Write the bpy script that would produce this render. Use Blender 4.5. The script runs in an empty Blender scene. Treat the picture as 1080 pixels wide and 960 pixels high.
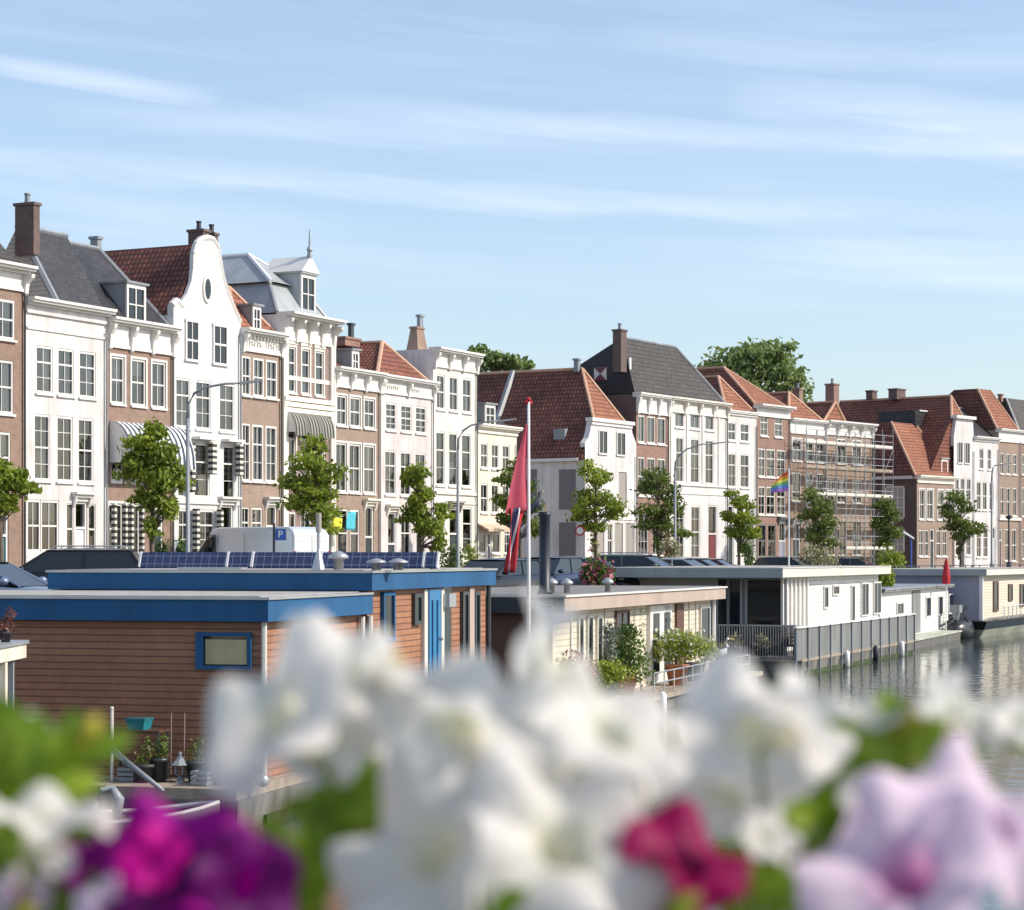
import bpy, math, random
from mathutils import Vector, Matrix, noise
from math import sin, cos, pi, radians, atan2, hypot
random.seed(7)
SC = bpy.context.scene
COL = SC.collection
# ------------------------------------------------------------------ camera, sky, sun, exposure
F, HY, CX, EYE = 2300.0, 587.0, 540.0, 1.5
cam = bpy.data.cameras.new('camera'); camo = bpy.data.objects.new('camera', cam); COL.objects.link(camo)
camo.location = (0, 0, EYE); camo.rotation_euler = (radians(90), 0, 0)
cam.sensor_width = 36; cam.lens = F/1080*36; cam.shift_y = (HY-480)/1080
cam.clip_start = 0.05; cam.clip_end = 9000
cam.dof.use_dof = True; cam.dof.focus_distance = 95; cam.dof.aperture_fstop = 9.0
SC.camera = camo
SUN = Vector((0.80, -0.10, 0.60)).normalized()
el = math.asin(SUN.z); az = atan2(SUN.x, SUN.y)
w = bpy.data.worlds.new('World'); SC.world = w; w.use_nodes = True
nt = w.node_tree; N = nt.nodes; L = nt.links
for n in list(N): N.remove(n)
wo = N.new('ShaderNodeOutputWorld'); bg = N.new('ShaderNodeBackground'); sky = N.new('ShaderNodeTexSky')
sky.sky_type = 'NISHITA'; sky.sun_disc = False; sky.sun_elevation = el; sky.sun_rotation = az
sky.altitude = 0; sky.air_density = 1.0; sky.dust_density = 1.2; sky.ozone_density = 2.6
bg.inputs[1].default_value = 0.15
# thin cirrus: streaks in azimuth / elevation space of the sky itself
tc = N.new('ShaderNodeTexCoord'); sp = N.new('ShaderNodeSeparateXYZ'); L.new(tc.outputs['Generated'], sp.inputs[0])
def wm(op, a, b=None, clamp=False):
    m = N.new('ShaderNodeMath'); m.operation = op; m.use_clamp = clamp
    for i, q in enumerate((a, b)):
        if q is None: continue
        if isinstance(q, (int, float)): m.inputs[i].default_value = q
        else: L.new(q, m.inputs[i])
    return m.outputs[0]
azm = wm('ARCTAN2', sp.outputs[0], sp.outputs[1]); ele = wm('ARCSINE', sp.outputs[2])
def cirrus(su, sv, shear, off, lo, hi, dist):
    cb = N.new('ShaderNodeCombineXYZ')
    L.new(wm('MULTIPLY', azm, su), cb.inputs[0])
    L.new(wm('MULTIPLY', wm('ADD', ele, wm('MULTIPLY', azm, shear)), sv), cb.inputs[1]); cb.inputs[2].default_value = off
    nz = N.new('ShaderNodeTexNoise'); nz.inputs['Scale'].default_value = 1; nz.inputs['Detail'].default_value = 4
    nz.inputs['Roughness'].default_value = 0.55; nz.inputs['Distortion'].default_value = dist
    L.new(cb.outputs[0], nz.inputs[0])
    mr = N.new('ShaderNodeMapRange'); mr.inputs[1].default_value = lo; mr.inputs[2].default_value = hi
    L.new(nz.outputs[0], mr.inputs[0]); return mr.outputs[0]
c1 = cirrus(2.3, 34, 0.07, 3.1, .47, .70, .35)
c2 = cirrus(6.0, 75, 0.09, 8.3, .48, .80, .6)
c3 = cirrus(2.2, 9, 0.05, 1.7, .38, .62, .2)
fac = wm('MULTIPLY', wm('ADD', wm('MULTIPLY', c1, .42), wm('MULTIPLY', c2, .22)), c3, True)
fac = wm('ADD', wm('MULTIPLY', fac, .45), .14, True)
cb = N.new('ShaderNodeCombineXYZ'); L.new(wm('MULTIPLY', azm, 9), cb.inputs[0]); L.new(wm('MULTIPLY', wm('ADD', ele, wm('MULTIPLY', azm, .1)), 75), cb.inputs[1]); cb.inputs[2].default_value = 4.2
nz = N.new('ShaderNodeTexNoise'); nz.inputs['Scale'].default_value = 1.6; nz.inputs['Detail'].default_value = 4; nz.inputs['Distortion'].default_value = .4; L.new(cb.outputs[0], nz.inputs[0])
def band(az0, az1, e0, e1, wid, st, seed):
    wid *= .72; m_ = (e1-e0)/(az1-az0); mid = (az0+az1)/2; half = abs(az1-az0)/2
    d = wm('SUBTRACT', ele, wm('ADD', wm('MULTIPLY', wm('SUBTRACT', azm, az0), m_), e0)); d = wm('ADD', d, wm('MULTIPLY', wm('SUBTRACT', nz.outputs[0], .5), wid*1.6))
    g = wm('SUBTRACT', 1, wm('POWER', wm('ABSOLUTE', wm('DIVIDE', d, wid)), 1.6), True)
    t = wm('SUBTRACT', 1, wm('POWER', wm('ABSOLUTE', wm('DIVIDE', wm('SUBTRACT', azm, mid), half*1.15)), 3), True)
    return wm('MULTIPLY', wm('MULTIPLY', wm('MULTIPLY', g, t), st*.68), wm('ADD', wm('MULTIPLY', nz.outputs[0], 1.1), -.02, True))
for q in ((-.26, -.14, .220, .206, .008, .75, 1.3), (-.30, .22, .181, .150, .011, .60, 4.2), (-.08, .30, .204, .173, .010, .60, 7.7), (.11, .32, .207, .178, .018, .75, 9.1), (.12, .30, .142, .112, .016, .35, 2.9), (-.20, .05, .196, .190, .010, .30, 5.5), (.05, .16, .235, .222, .010, .25, 6.1)):
    fac = wm('ADD', fac, band(*q), True)
mx = N.new('ShaderNodeMix'); mx.data_type = 'RGBA'
L.new(fac, mx.inputs[0]); L.new(sky.outputs[0], mx.inputs[6]); mx.inputs[7].default_value = (5.6, 6.0, 6.6, 1)
L.new(mx.outputs[2], bg.inputs[0]); L.new(bg.outputs[0], wo.inputs[0])
sl = bpy.data.lights.new('sun', 'SUN'); sl.energy = 3.7; sl.angle = radians(.53); sl.color = (1, .92, .80)
so = bpy.data.objects.new('sun', sl); COL.objects.link(so)
so.rotation_euler = (-SUN).to_track_quat('-Z', 'Y').to_euler(); so.location = (50, 0, 60)
SC.view_settings.view_transform = 'Standard'; SC.view_settings.look = 'None'
SC.view_settings.exposure = 0.33; SC.view_settings.gamma = 1
SC.cycles.max_bounces = 5; SC.cycles.transparent_max_bounces = 8

# ------------------------------------------------------------------ materials
MATS = {}
def nmat(name):
    m = bpy.data.materials.new(name); m.use_nodes = True
    b = m.node_tree.nodes['Principled BSDF']; MATS[name] = m
    return m, m.node_tree.nodes, m.node_tree.links, b
def noise_n(N, L, vec, scale, detail=4, rough=.5):
    t = N.new('ShaderNodeTexNoise'); t.inputs['Scale'].default_value = scale; t.inputs['Detail'].default_value = detail
    t.inputs['Roughness'].default_value = rough; L.new(vec, t.inputs[0]); return t.outputs[0]
def ramp(N, L, f, a, b, lo=.3, hi=.7):
    r = N.new('ShaderNodeValToRGB'); r.color_ramp.elements[0].position = lo; r.color_ramp.elements[1].position = hi
    r.color_ramp.elements[0].color = (*a, 1); r.color_ramp.elements[1].color = (*b, 1); L.new(f, r.inputs[0]); return r.outputs[0]
def bump(N, L, b, f, s, d=.02):
    bp = N.new('ShaderNodeBump'); bp.inputs['Strength'].default_value = s; bp.inputs['Distance'].default_value = d
    L.new(f, bp.inputs['Height']); L.new(bp.outputs[0], b.inputs['Normal'])
def mixc(N, L, f, a, b, mode='MIX'):
    m = N.new('ShaderNodeMix'); m.data_type = 'RGBA'; m.blend_type = mode
    if isinstance(f, (int, float)): m.inputs[0].default_value = f
    else: L.new(f, m.inputs[0])
    for i, q in ((6, a), (7, b)):
        if isinstance(q, tuple): m.inputs[i].default_value = (*q, 1)
        else: L.new(q, m.inputs[i])
    return m.outputs[2]
def sc(c, k): return tuple(min(1, x*k) for x in c)
def paint(name, c, rough=.6, var=.12, scale=.8, metal=0, streak=True, bmp=.15):
    m, N, L, b = nmat(name); t = N.new('ShaderNodeTexCoord')
    v = t.outputs['Object']
    if streak:
        mp = N.new('ShaderNodeMapping'); mp.inputs['Scale'].default_value = (1.6, 1.6, .35); L.new(v, mp.inputs[0]); v = mp.outputs[0]
    f = noise_n(N, L, v, scale, 6, .6)
    col = ramp(N, L, f, sc(c, 1-var), sc(c, 1+var*.5), .3, .65)
    if 'plaster' in name or 'pink' in name or 'boards' in name:      # rain streaks and patched paint
        mp2 = N.new('ShaderNodeMapping'); mp2.inputs['Scale'].default_value = (4.5, 4.5, .28); L.new(t.outputs['Object'], mp2.inputs[0])
        col = mixc(N, L, .6, col, ramp(N, L, noise_n(N, L, mp2.outputs[0], 1, 5, .65), (.74, .72, .68), (1, 1, 1), .34, .50), 'MULTIPLY')
        col = mixc(N, L, .6, col, ramp(N, L, noise_n(N, L, t.outputs['Object'], .45, 3, .5), (.86, .85, .84), (1, 1, 1), .45, .52), 'MULTIPLY')
    L.new(col, b.inputs['Base Color'])
    b.inputs['Roughness'].default_value = rough; b.inputs['Metallic'].default_value = metal
    if bmp: bump(N, L, b, noise_n(N, L, t.outputs['Object'], 9, 4), bmp, .01)
    return m
def brick(name, c1, c2, mortar, bw=.22, rh=.065, ms=.012, off=.5, var=.25, rough=.85, bs=.4, bd=.01, vs=.5):
    m, N, L, b = nmat(name); t = N.new('ShaderNodeTexCoord')
    k = N.new('ShaderNodeTexBrick'); L.new(t.outputs['UV'], k.inputs[0]); k.offset = off
    k.inputs['Scale'].default_value = 1; k.inputs['Brick Width'].default_value = bw; k.inputs['Row Height'].default_value = rh
    k.inputs['Mortar Size'].default_value = ms; k.inputs['Color1'].default_value = (*c1, 1); k.inputs['Color2'].default_value = (*c2, 1)
    k.inputs['Mortar'].default_value = (*mortar, 1); k.inputs['Bias'].default_value = 0
    f = noise_n(N, L, t.outputs['Object'], vs, 6, .6)
    col = mixc(N, L, .85, k.outputs[0], ramp(N, L, f, (1-var,)*3, (1.0,)*3, .3, .7), 'MULTIPLY')
    col = mixc(N, L, .7, col, ramp(N, L, noise_n(N, L, t.outputs['Object'], vs*6, 5, .7), (1-var*.9,)*3, (1.12, 1.1, 1.08), .36, .64), 'MULTIPLY')
    L.new(col, b.inputs['Base Color']); b.inputs['Roughness'].default_value = rough
    bump(N, L, b, k.outputs[1], -bs, bd); return m
brick('brick_brown', (.34, .195, .135), (.28, .165, .12), (.29, .24, .20))
brick('brick_red', (.31, .15, .11), (.26, .12, .09), (.34, .27, .22))
brick('brick_pale', (.34, .215, .155), (.29, .185, .14), (.40, .34, .28))
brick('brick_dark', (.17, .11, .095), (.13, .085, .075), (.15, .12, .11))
brick('brick_lilac', (.33, .20, .18), (.28, .17, .155), (.33, .27, .25))
brick('tile_red', (.43, .15, .085), (.30, .10, .065), (.10, .035, .028), bw=.24, rh=.30, ms=.045, off=0, var=.4, bs=1.0, bd=.05, vs=.6)
brick('tile_orange', (.52, .21, .105), (.38, .145, .08), (.16, .06, .04), bw=.24, rh=.30, ms=.045, off=0, var=.35, bs=1.0, bd=.05, vs=.6)  # own tile of one roof; as front slopes it puts sunlight into the colour
brick('tile_old', (.44, .145, .085), (.25, .085, .06), (.11, .045, .038), bw=.24, rh=.30, ms=.05, off=0, var=.55, bs=1.0, bd=.05, vs=.45)
brick('slate', (.062, .062, .072), (.034, .034, .042), (.02, .02, .024), bw=.25, rh=.2, ms=.02, var=.55, rough=.55, bs=.6, bd=.02)
brick('slate_brown', (.125, .108, .098), (.075, .068, .065), (.035, .032, .032), bw=.25, rh=.28, ms=.04, off=0, var=.45, rough=.7, bs=.8, bd=.04)
brick('siding_pale', (.52, .51, .47), (.50, .49, .46), (.30, .30, .28), bw=9, rh=.18, ms=.02, var=.12)
brick('cladding', (.42, .195, .105), (.35, .16, .09), (.14, .065, .045), bw=11, rh=.105, ms=.010, var=.22, rough=.6, bs=.8, bd=.015, vs=.8)
brick('boards_white', (.80, .79, .75), (.78, .77, .74), (.42, .42, .40), bw=7, rh=.16, ms=.012, var=.08, rough=.5)
brick('boards_cream', (.72, .65, .52), (.68, .62, .50), (.40, .36, .28), bw=7, rh=.14, ms=.012, var=.12, rough=.6)
brick('quay_wall_brick', (.22, .17, .14), (.16, .13, .11), (.2, .18, .16), var=.5)
brick('paving', (.30, .25, .22), (.24, .20, .18), (.16, .14, .12), bw=.2, rh=.1, var=.3)
paint('white_plaster', (.68, .645, .63), .7, .2); paint('white_pink', (.67, .60, .585), .7, .2)
paint('white_trim', (.71, .68, .64), .45, .06); paint('cream_plaster', (.78, .70, .575), .7)
paint('grey_plaster', (.72, .715, .70), .75, .1); paint('cream_trim', (.82, .76, .64), .5, .08)
paint('ivory_plaster', (.74, .70, .63), .7, .08)
paint('gable_white', (.60, .60, .595), .7, .12); paint('lead', (.25, .27, .29), .45, .25); paint('zinc', (.36, .38, .39), .4, .2)
paint('dark_paint', (.035, .045, .05), .35, .2); paint('shutter_grey', (.17, .155, .165), .6, .1); paint('taupe', (.33, .30, .27), .6, .1)
paint('blue_paint', (.014, .095, .225), .8, .25, .6); paint('blue_door', (.03, .20, .42), .35, .15)
paint('teal_paint', (.03, .16, .17), .4, .15); paint('red_door', (.16, .03, .035), .4)
paint('grey_fascia', (.34, .35, .355), .5, .15); paint('pale_fascia', (.66, .63, .56), .5, .1)
paint('cream_soffit', (.46, .36, .30), .55, .15); paint('roof_felt', (.22, .21, .20), .85, .3)
paint('gravel_roof', (.38, .36, .33), .9, .3, 3, streak=False, bmp=.4)
paint('fence_grey', (.20, .205, .20), .55, .3); paint('hull_grey', (.16, .155, .14), .7, .5, 1.2)
paint('violet_grey', (.30, .30, .37), .6, .1); paint('hull_black', (.02, .022, .025), .35, .3); paint('hull_pale', (.45, .47, .38), .6, .35)
paint('blind_straw', (.50, .42, .24), .8, .15, 4); paint('algae', (.05, .07, .025), .9, .5, 3); paint('steel', (.5, .5, .5), .35, .15, metal=.6); paint('galv', (.25, .27, .29), .5, .15)
paint('white_metal', (.75, .75, .75), .35, .05); paint('black_iron', (.02, .025, .04), .45, .2)
paint('trunk_bark', (.13, .10, .075), .9, .4, 4); paint('terracotta', (.42, .17, .09), .8, .2); paint('dark_pot', (.04, .04, .045), .6, .2)
paint('wood_weathered', (.33, .27, .21), .8, .3, 2); paint('wood_brown', (.13, .06, .04), .6, .3); paint('teal_plastic', (.015, .20, .24), .4, .05)
paint('wicker', (.05, .05, .06), .7, .3); paint('rust_orange', (.55, .14, .06), .6, .2)
paint('asphalt', (.055, .055, .058), .9, .3, 2, streak=False, bmp=.3)
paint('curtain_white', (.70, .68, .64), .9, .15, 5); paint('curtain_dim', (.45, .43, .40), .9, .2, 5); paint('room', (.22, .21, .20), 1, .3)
paint('cap_orange', (.55, .33, .22), .8, .15); paint('parasol_red', (.45, .02, .03), .8, .1)
paint('flag_navy', (.05, .06, .14), .75, .12); paint('flag_white', (.7, .7, .72), .75, .08)
paint('gull_dark', (.10, .10, .105), .8, .2); paint('gull_white', (.62, .62, .62), .8, .1); paint('beak', (.5, .3, .05), .5)
paint('cyan_cloth', (.08, .50, .60), .8, .1); paint('yellow_cloth', (.70, .66, .05), .8, .1); paint('sign_blue', (.03, .10, .38), .4, .05)
paint('tyre', (.02, .02, .02), .8); paint('light_lens', (.7, .7, .68), .15, .03); paint('tail_red', (.45, .02, .02), .25, .03)
def carpaint(n, c, metal=.4):
    m, N, L, b = nmat(n); b.inputs['Base Color'].default_value = (*c, 1); b.inputs['Metallic'].default_value = metal
    b.inputs['Roughness'].default_value = .28; b.inputs['Coat Weight'].default_value = .3; b.inputs['Coat Roughness'].default_value = .05
for n, c in dict(car_black=(.012, .014, .02), car_navy=(.02, .03, .07), car_silver=(.42, .45, .50), car_blue=(.20, .27, .38), car_white=(.76, .80, .86),
                 car_grey=(.10, .11, .12), car_wine=(.14, .02, .04), car_olive=(.09, .11, .10)).items(): carpaint(n, c)
m, N, L, b = nmat('car_glass'); b.inputs['Base Color'].default_value = (.015, .02, .025, 1); b.inputs['Roughness'].default_value = .04
# window glass: see-through, mirror-like at grazing angles
m, N, L, b = nmat('glass'); N.remove(b); o = N['Material Output']
tr = N.new('ShaderNodeBsdfTransparent'); tr.inputs[0].default_value = (.86, .89, .90, 1); gl = N.new('ShaderNodeBsdfGlossy'); gl.inputs['Roughness'].default_value = .02
fr = N.new('ShaderNodeFresnel'); fr.inputs[0].default_value = 2.3; ms = N.new('ShaderNodeMixShader')
t = N.new('ShaderNodeTexCoord'); bp = N.new('ShaderNodeBump'); bp.inputs['Strength'].default_value = .05; bp.inputs['Distance'].default_value = .05
L.new(noise_n(N, L, t.outputs['Object'], 1.5, 2), bp.inputs['Height']); L.new(bp.outputs[0], gl.inputs['Normal'])
L.new(fr.outputs[0], ms.inputs[0]); L.new(tr.outputs[0], ms.inputs[1]); L.new(gl.outputs[0], ms.inputs[2]); L.new(ms.outputs[0], o.inputs[0])
# solar cells
m, N, L, b = nmat('solar_cells'); t = N.new('ShaderNodeTexCoord'); k = N.new('ShaderNodeTexBrick'); L.new(t.outputs['UV'], k.inputs[0]); k.offset = 0
for a, v in (('Scale', 1), ('Brick Width', .16), ('Row Height', .16), ('Mortar Size', .006)): k.inputs[a].default_value = v
k.inputs['Color1'].default_value = (.035, .05, .12, 1); k.inputs['Color2'].default_value = (.045, .06, .14, 1); k.inputs['Mortar'].default_value = (.22, .25, .32, 1)
L.new(k.outputs[0], b.inputs['Base Color']); b.inputs['Roughness'].default_value = .12
def stripes(name, a, b_, per, axis=0, rough=.8):
    m, N, L, b = nmat(name); t = N.new('ShaderNodeTexCoord'); s = N.new('ShaderNodeSeparateXYZ'); L.new(t.outputs['UV'], s.inputs[0])
    x = N.new('ShaderNodeMath'); x.operation = 'MULTIPLY'; x.inputs[1].default_value = 1/per; L.new(s.outputs[axis], x.inputs[0])
    y = N.new('ShaderNodeMath'); y.operation = 'FRACT'; L.new(x.outputs[0], y.inputs[0])
    z = N.new('ShaderNodeMath'); z.operation = 'GREATER_THAN'; z.inputs[1].default_value = .5; L.new(y.outputs[0], z.inputs[0])
    L.new(mixc(N, L, z.outputs[0], a, b_), b.inputs['Base Color']); b.inputs['Roughness'].default_value = rough
stripes('awning_blue', (.70, .71, .71), (.035, .05, .08), .34, 0); stripes('awning_green', (.30, .29, .24), (.03, .035, .035), .26, 0)
stripes('curtain_striped', (.62, .60, .52), (.05, .05, .05), .26, 1); stripes('awning_orange', (.72, .60, .45), (.42, .26, .18), .16, 1)
# water
m, N, L, b = nmat('canal_water'); b.inputs['Base Color'].default_value = (.045, .058, .05, 1); b.inputs['Roughness'].default_value = .09
b.inputs['IOR'].default_value = 1.33; t = N.new('ShaderNodeTexCoord')
mp = N.new('ShaderNodeMapping'); mp.inputs['Scale'].default_value = (1, .7, 1); L.new(t.outputs['Object'], mp.inputs[0])
f1 = noise_n(N, L, mp.outputs[0], 1.6, 3, .5); f2 = noise_n(N, L, mp.outputs[0], .25, 2)
ad = N.new('ShaderNodeMath'); ad.operation = 'MULTIPLY'; L.new(f1, ad.inputs[0]); L.new(f2, ad.inputs[1]); bump(N, L, b, ad.outputs[0], .38, .13)
# leaves / petals : diffuse + translucent
def leafmat(name, a, b_, trans=.35, rough=.5, scale=.8, island=True):
    m, N, L, b = nmat(name); t = N.new('ShaderNodeTexCoord'); g = N.new('ShaderNodeNewGeometry')
    col = ramp(N, L, noise_n(N, L, t.outputs['Object'], scale, 3), a, b_, .35, .65)
    if island:
        col = mixc(N, L, .7, col, ramp(N, L, g.outputs['Random Per Island'], (.55, .6, .5), (1.0, 1.0, 1.0), 0, 1), 'MULTIPLY')
    L.new(col, b.inputs['Base Color']); b.inputs['Roughness'].default_value = rough
    tl = N.new('ShaderNodeBsdfTranslucent'); ms = N.new('ShaderNodeMixShader'); ms.inputs[0].default_value = trans
    L.new(col, tl.inputs[0]); L.new(b.outputs[0], ms.inputs[1]); L.new(tl.outputs[0], ms.inputs[2]); L.new(ms.outputs[0], N['Material Output'].inputs[0])
leafmat('leaf_tree', (.17, .24, .025), (.40, .48, .06), .42)
leafmat('leaf_tree_dark', (.10, .15, .025), (.23, .30, .05), .35)
leafmat('leaf_far', (.19, .27, .09), (.36, .44, .16), .45)
leafmat('leaf_lime', (.28, .36, .04), (.42, .48, .06), .3); leafmat('leaf_bush', (.08, .15, .03), (.20, .30, .06), .3)
leafmat('leaf_silver', (.20, .25, .22), (.34, .38, .34), .2); leafmat('leaf_straw', (.30, .28, .14), (.45, .42, .22), .2)
leafmat('bloom_cream', (.60, .62, .42), (.75, .72, .60), .2); leafmat('bloom_pink', (.45, .10, .18), (.6, .2, .25), .2); leafmat('leaf_red', (.16, .05, .04), (.25, .09, .06), .2)
leafmat('petunia_leaf', (.18, .32, .015), (.42, .55, .04), .5, .45, 30)
leafmat('flag_pink', (.80, .20, .28), (.84, .24, .32), .65, .8, 2, False)
for i, c in enumerate([(.62, .18, .08), (.75, .42, .08), (.78, .70, .18), (.28, .55, .32), (.26, .36, .66), (.45, .26, .58)]):
    leafmat('rainbow%d' % i, sc(c, 1.15), sc(c, 1.3), .6, .8, 2, False)
leafmat('petunia_bud', (.50, .48, .05), (.62, .50, .06), .4, .5, 20, False)
def petal(name, inner, outer, vein, trans=.4):
    m, N, L, b = nmat(name); t = N.new('ShaderNodeTexCoord'); s = N.new('ShaderNodeSeparateXYZ'); L.new(t.outputs['UV'], s.inputs[0])
    col = ramp(N, L, s.outputs[1], inner, outer, .12, .5)
    wv = N.new('ShaderNodeMath'); wv.operation = 'SINE'; mu = N.new('ShaderNodeMath'); mu.operation = 'MULTIPLY'; mu.inputs[1].default_value = 2*pi*35
    L.new(s.outputs[0], mu.inputs[0]); L.new(mu.outputs[0], wv.inputs[0])
    ab = N.new('ShaderNodeMath'); ab.operation = 'POWER'; a1 = N.new('ShaderNodeMath'); a1.operation = 'ABSOLUTE'; L.new(wv.outputs[0], a1.inputs[0]); L.new(a1.outputs[0], ab.inputs[0]); ab.inputs[1].default_value = 4
    m2 = N.new('ShaderNodeMath'); m2.operation = 'MULTIPLY'; m2.inputs[1].default_value = .3; L.new(ab.outputs[0], m2.inputs[0])
    col = mixc(N, L, m2.outputs[0], col, vein)
    L.new(col, b.inputs['Base Color']); b.inputs['Roughness'].default_value = .55; b.inputs['Specular IOR Level'].default_value = .25
    tl = N.new('ShaderNodeBsdfTranslucent'); ms = N.new('ShaderNodeMixShader'); ms.inputs[0].default_value = trans
    L.new(col, tl.inputs[0]); L.new(b.outputs[0], ms.inputs[1]); L.new(tl.outputs[0], ms.inputs[2]); L.new(ms.outputs[0], N['Material Output'].inputs[0])
petal('petal_white', (.82, .80, .60), (.86, .83, .79), (.82, .80, .74), .5)
petal('petal_dark', (.05, .0, .06), (.12, .0, .12), (.06, .0, .05), .3)
petal('petal_hot', (.35, .0, .2), (.80, .004, .36), (.6, .0, .3), .5)
petal('petal_magenta', (.06, .0, .09), (.42, .0, .30), (.22, .0, .2), .4)
petal('petal_crimson', (.10, .0, .04), (.32, .0, .085), (.2, .0, .06), .4)
petal('petal_lilac', (.55, .16, .42), (.84, .69, .80), (.66, .44, .66))

# ------------------------------------------------------------------ mesh builder
class MB:
    def __init__(s): s.v = []; s.f = []
    def poly(s, pts):
        n = len(s.v); s.v += [tuple(p) for p in pts]; s.f.append(tuple(range(n, n+len(pts)))); return s
    def box(s, x0, x1, y0, y1, z0, z1):
        n = len(s.v); s.v += [(x, y, z) for z in (z0, z1) for y in (y0, y1) for x in (x0, x1)]
        s.f += [tuple(n+i for i in q) for q in ((0, 2, 3, 1), (4, 5, 7, 6), (0, 1, 5, 4), (2, 6, 7, 3), (0, 4, 6, 2), (1, 3, 7, 5))]; return s
    def hexa(s, b, t):
        n = len(s.v); s.v += [tuple(p) for p in b] + [tuple(p) for p in t]
        s.f += [tuple(n+i for i in q) for q in ((3, 2, 1, 0), (4, 5, 6, 7), (0, 1, 5, 4), (1, 2, 6, 5), (2, 3, 7, 6), (3, 0, 4, 7))]; return s
    def prism(s, poly, y0, y1):              # outline in x,z extruded in y
        n = len(s.v); k = len(poly)
        s.v += [(x, y0, z) for x, z in poly] + [(x, y1, z) for x, z in poly]
        s.f.append(tuple(range(n, n+k))); s.f.append(tuple(range(n+2*k-1, n+k-1, -1)))
        for i in range(k): j = (i+1) % k; s.f.append((n+i, n+k+i, n+k+j, n+j))
        return s
    def prismx(s, poly, x0, x1):             # outline in y,z extruded in x
        n = len(s.v); k = len(poly)
        s.v += [(x0, y, z) for y, z in poly] + [(x1, y, z) for y, z in poly]
        s.f.append(tuple(range(n+k-1, n-1, -1))); s.f.append(tuple(range(n+k, n+2*k)))
        for i in range(k): j = (i+1) % k; s.f.append((n+i, n+j, n+k+j, n+k+i))
        return s
    def tube(s, pts, r, seg=8, cap=True):
        pts = [Vector(p) for p in pts]; k = len(pts); rs = r if isinstance(r, (list, tuple)) else [r]*k
        n = len(s.v); up = Vector((0, 0, 1))
        for i, p in enumerate(pts):
            d = (pts[min(i+1, k-1)] - pts[max(i-1, 0)]).normalized()
            a = d.cross(up if abs(d.z) < .9 else Vector((1, 0, 0))).normalized(); b = d.cross(a)
            for j in range(seg):
                t = 2*pi*j/seg; s.v.append(tuple(p + (a*cos(t) + b*sin(t))*rs[i]))
        for i in range(k-1):
            for j in range(seg):
                q = (j+1) % seg; s.f.append((n+i*seg+j, n+(i+1)*seg+j, n+(i+1)*seg+q, n+i*seg+q))
        if cap: s.f.append(tuple(n+j for j in range(seg))); s.f.append(tuple(n+(k-1)*seg+j for j in reversed(range(seg))))
        return s
    def lathe(s, prof, c=(0, 0, 0), seg=14):
        n = len(s.v); k = len(prof)
        for r, z in prof:
            for j in range(seg): t = 2*pi*j/seg; s.v.append((c[0]+r*cos(t), c[1]+r*sin(t), c[2]+z))
        for i in range(k-1):
            for j in range(seg): q = (j+1) % seg; s.f.append((n+i*seg+j, n+i*seg+q, n+(i+1)*seg+q, n+(i+1)*seg+j))
        s.f.append(tuple(n+j for j in reversed(range(seg)))); s.f.append(tuple(n+(k-1)*seg+j for j in range(seg))); return s
    def ball(s, c, r, seg=10, ring=6, sx=1, sy=1, sz=1):
        n0 = len(s.v)
        s.lathe([(max(r*sin(pi*i/ring), .001), -r*cos(pi*i/ring)) for i in range(ring+1)], (0, 0, 0), seg)
        for i in range(n0, len(s.v)): p = s.v[i]; s.v[i] = (c[0]+p[0]*sx, c[1]+p[1]*sy, c[2]+p[2]*sz)
        return s
    def build(s, name, mat, parent=None, smooth=False, loc=None, rz=None):
        me = bpy.data.meshes.new(name); me.from_pydata(s.v, [], s.f); me.materials.append(MATS[mat]); me.validate()
        uv = me.uv_layers.new(name='UVMap'); me.update()
        Z = Vector((0, 0, 1)); vs = me.vertices; lp = me.loops; d = uv.data
        for p in me.polygons:
            nn = p.normal
            if abs(nn.z) > .97: t1 = Vector((1, 0, 0)); t2 = Vector((0, 1, 0))
            else: t1 = Z.cross(nn).normalized(); t2 = nn.cross(t1)
            for li in p.loop_indices: q = vs[lp[li].vertex_index].co; d[li].uv = (q.dot(t1), q.dot(t2))
            if smooth: p.use_smooth = True
        o = bpy.data.objects.new(name, me); COL.objects.link(o)
        if parent: o.parent = parent
        if loc: o.location = loc
        if rz is not None: o.rotation_euler.z = rz
        return o
def tag(o, label, cat, group=None, kind=None):
    if label: o['label'] = label
    if cat: o['category'] = cat
    if group: o['group'] = group
    if kind: o['kind'] = kind
    return o
def thing(name, label, cat, loc=(0, 0, 0), rz=0, group=None):
    o = bpy.data.objects.new(name, None); COL.objects.link(o); o.location = loc; o.rotation_euler.z = rz; o.empty_display_size = .3
    return tag(o, label, cat, group)
def copy_tree(o, parent=None):
    c = o.copy(); COL.objects.link(c)
    if parent: c.parent = parent
    for ch in o.children: copy_tree(ch, c)
    return c

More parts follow.
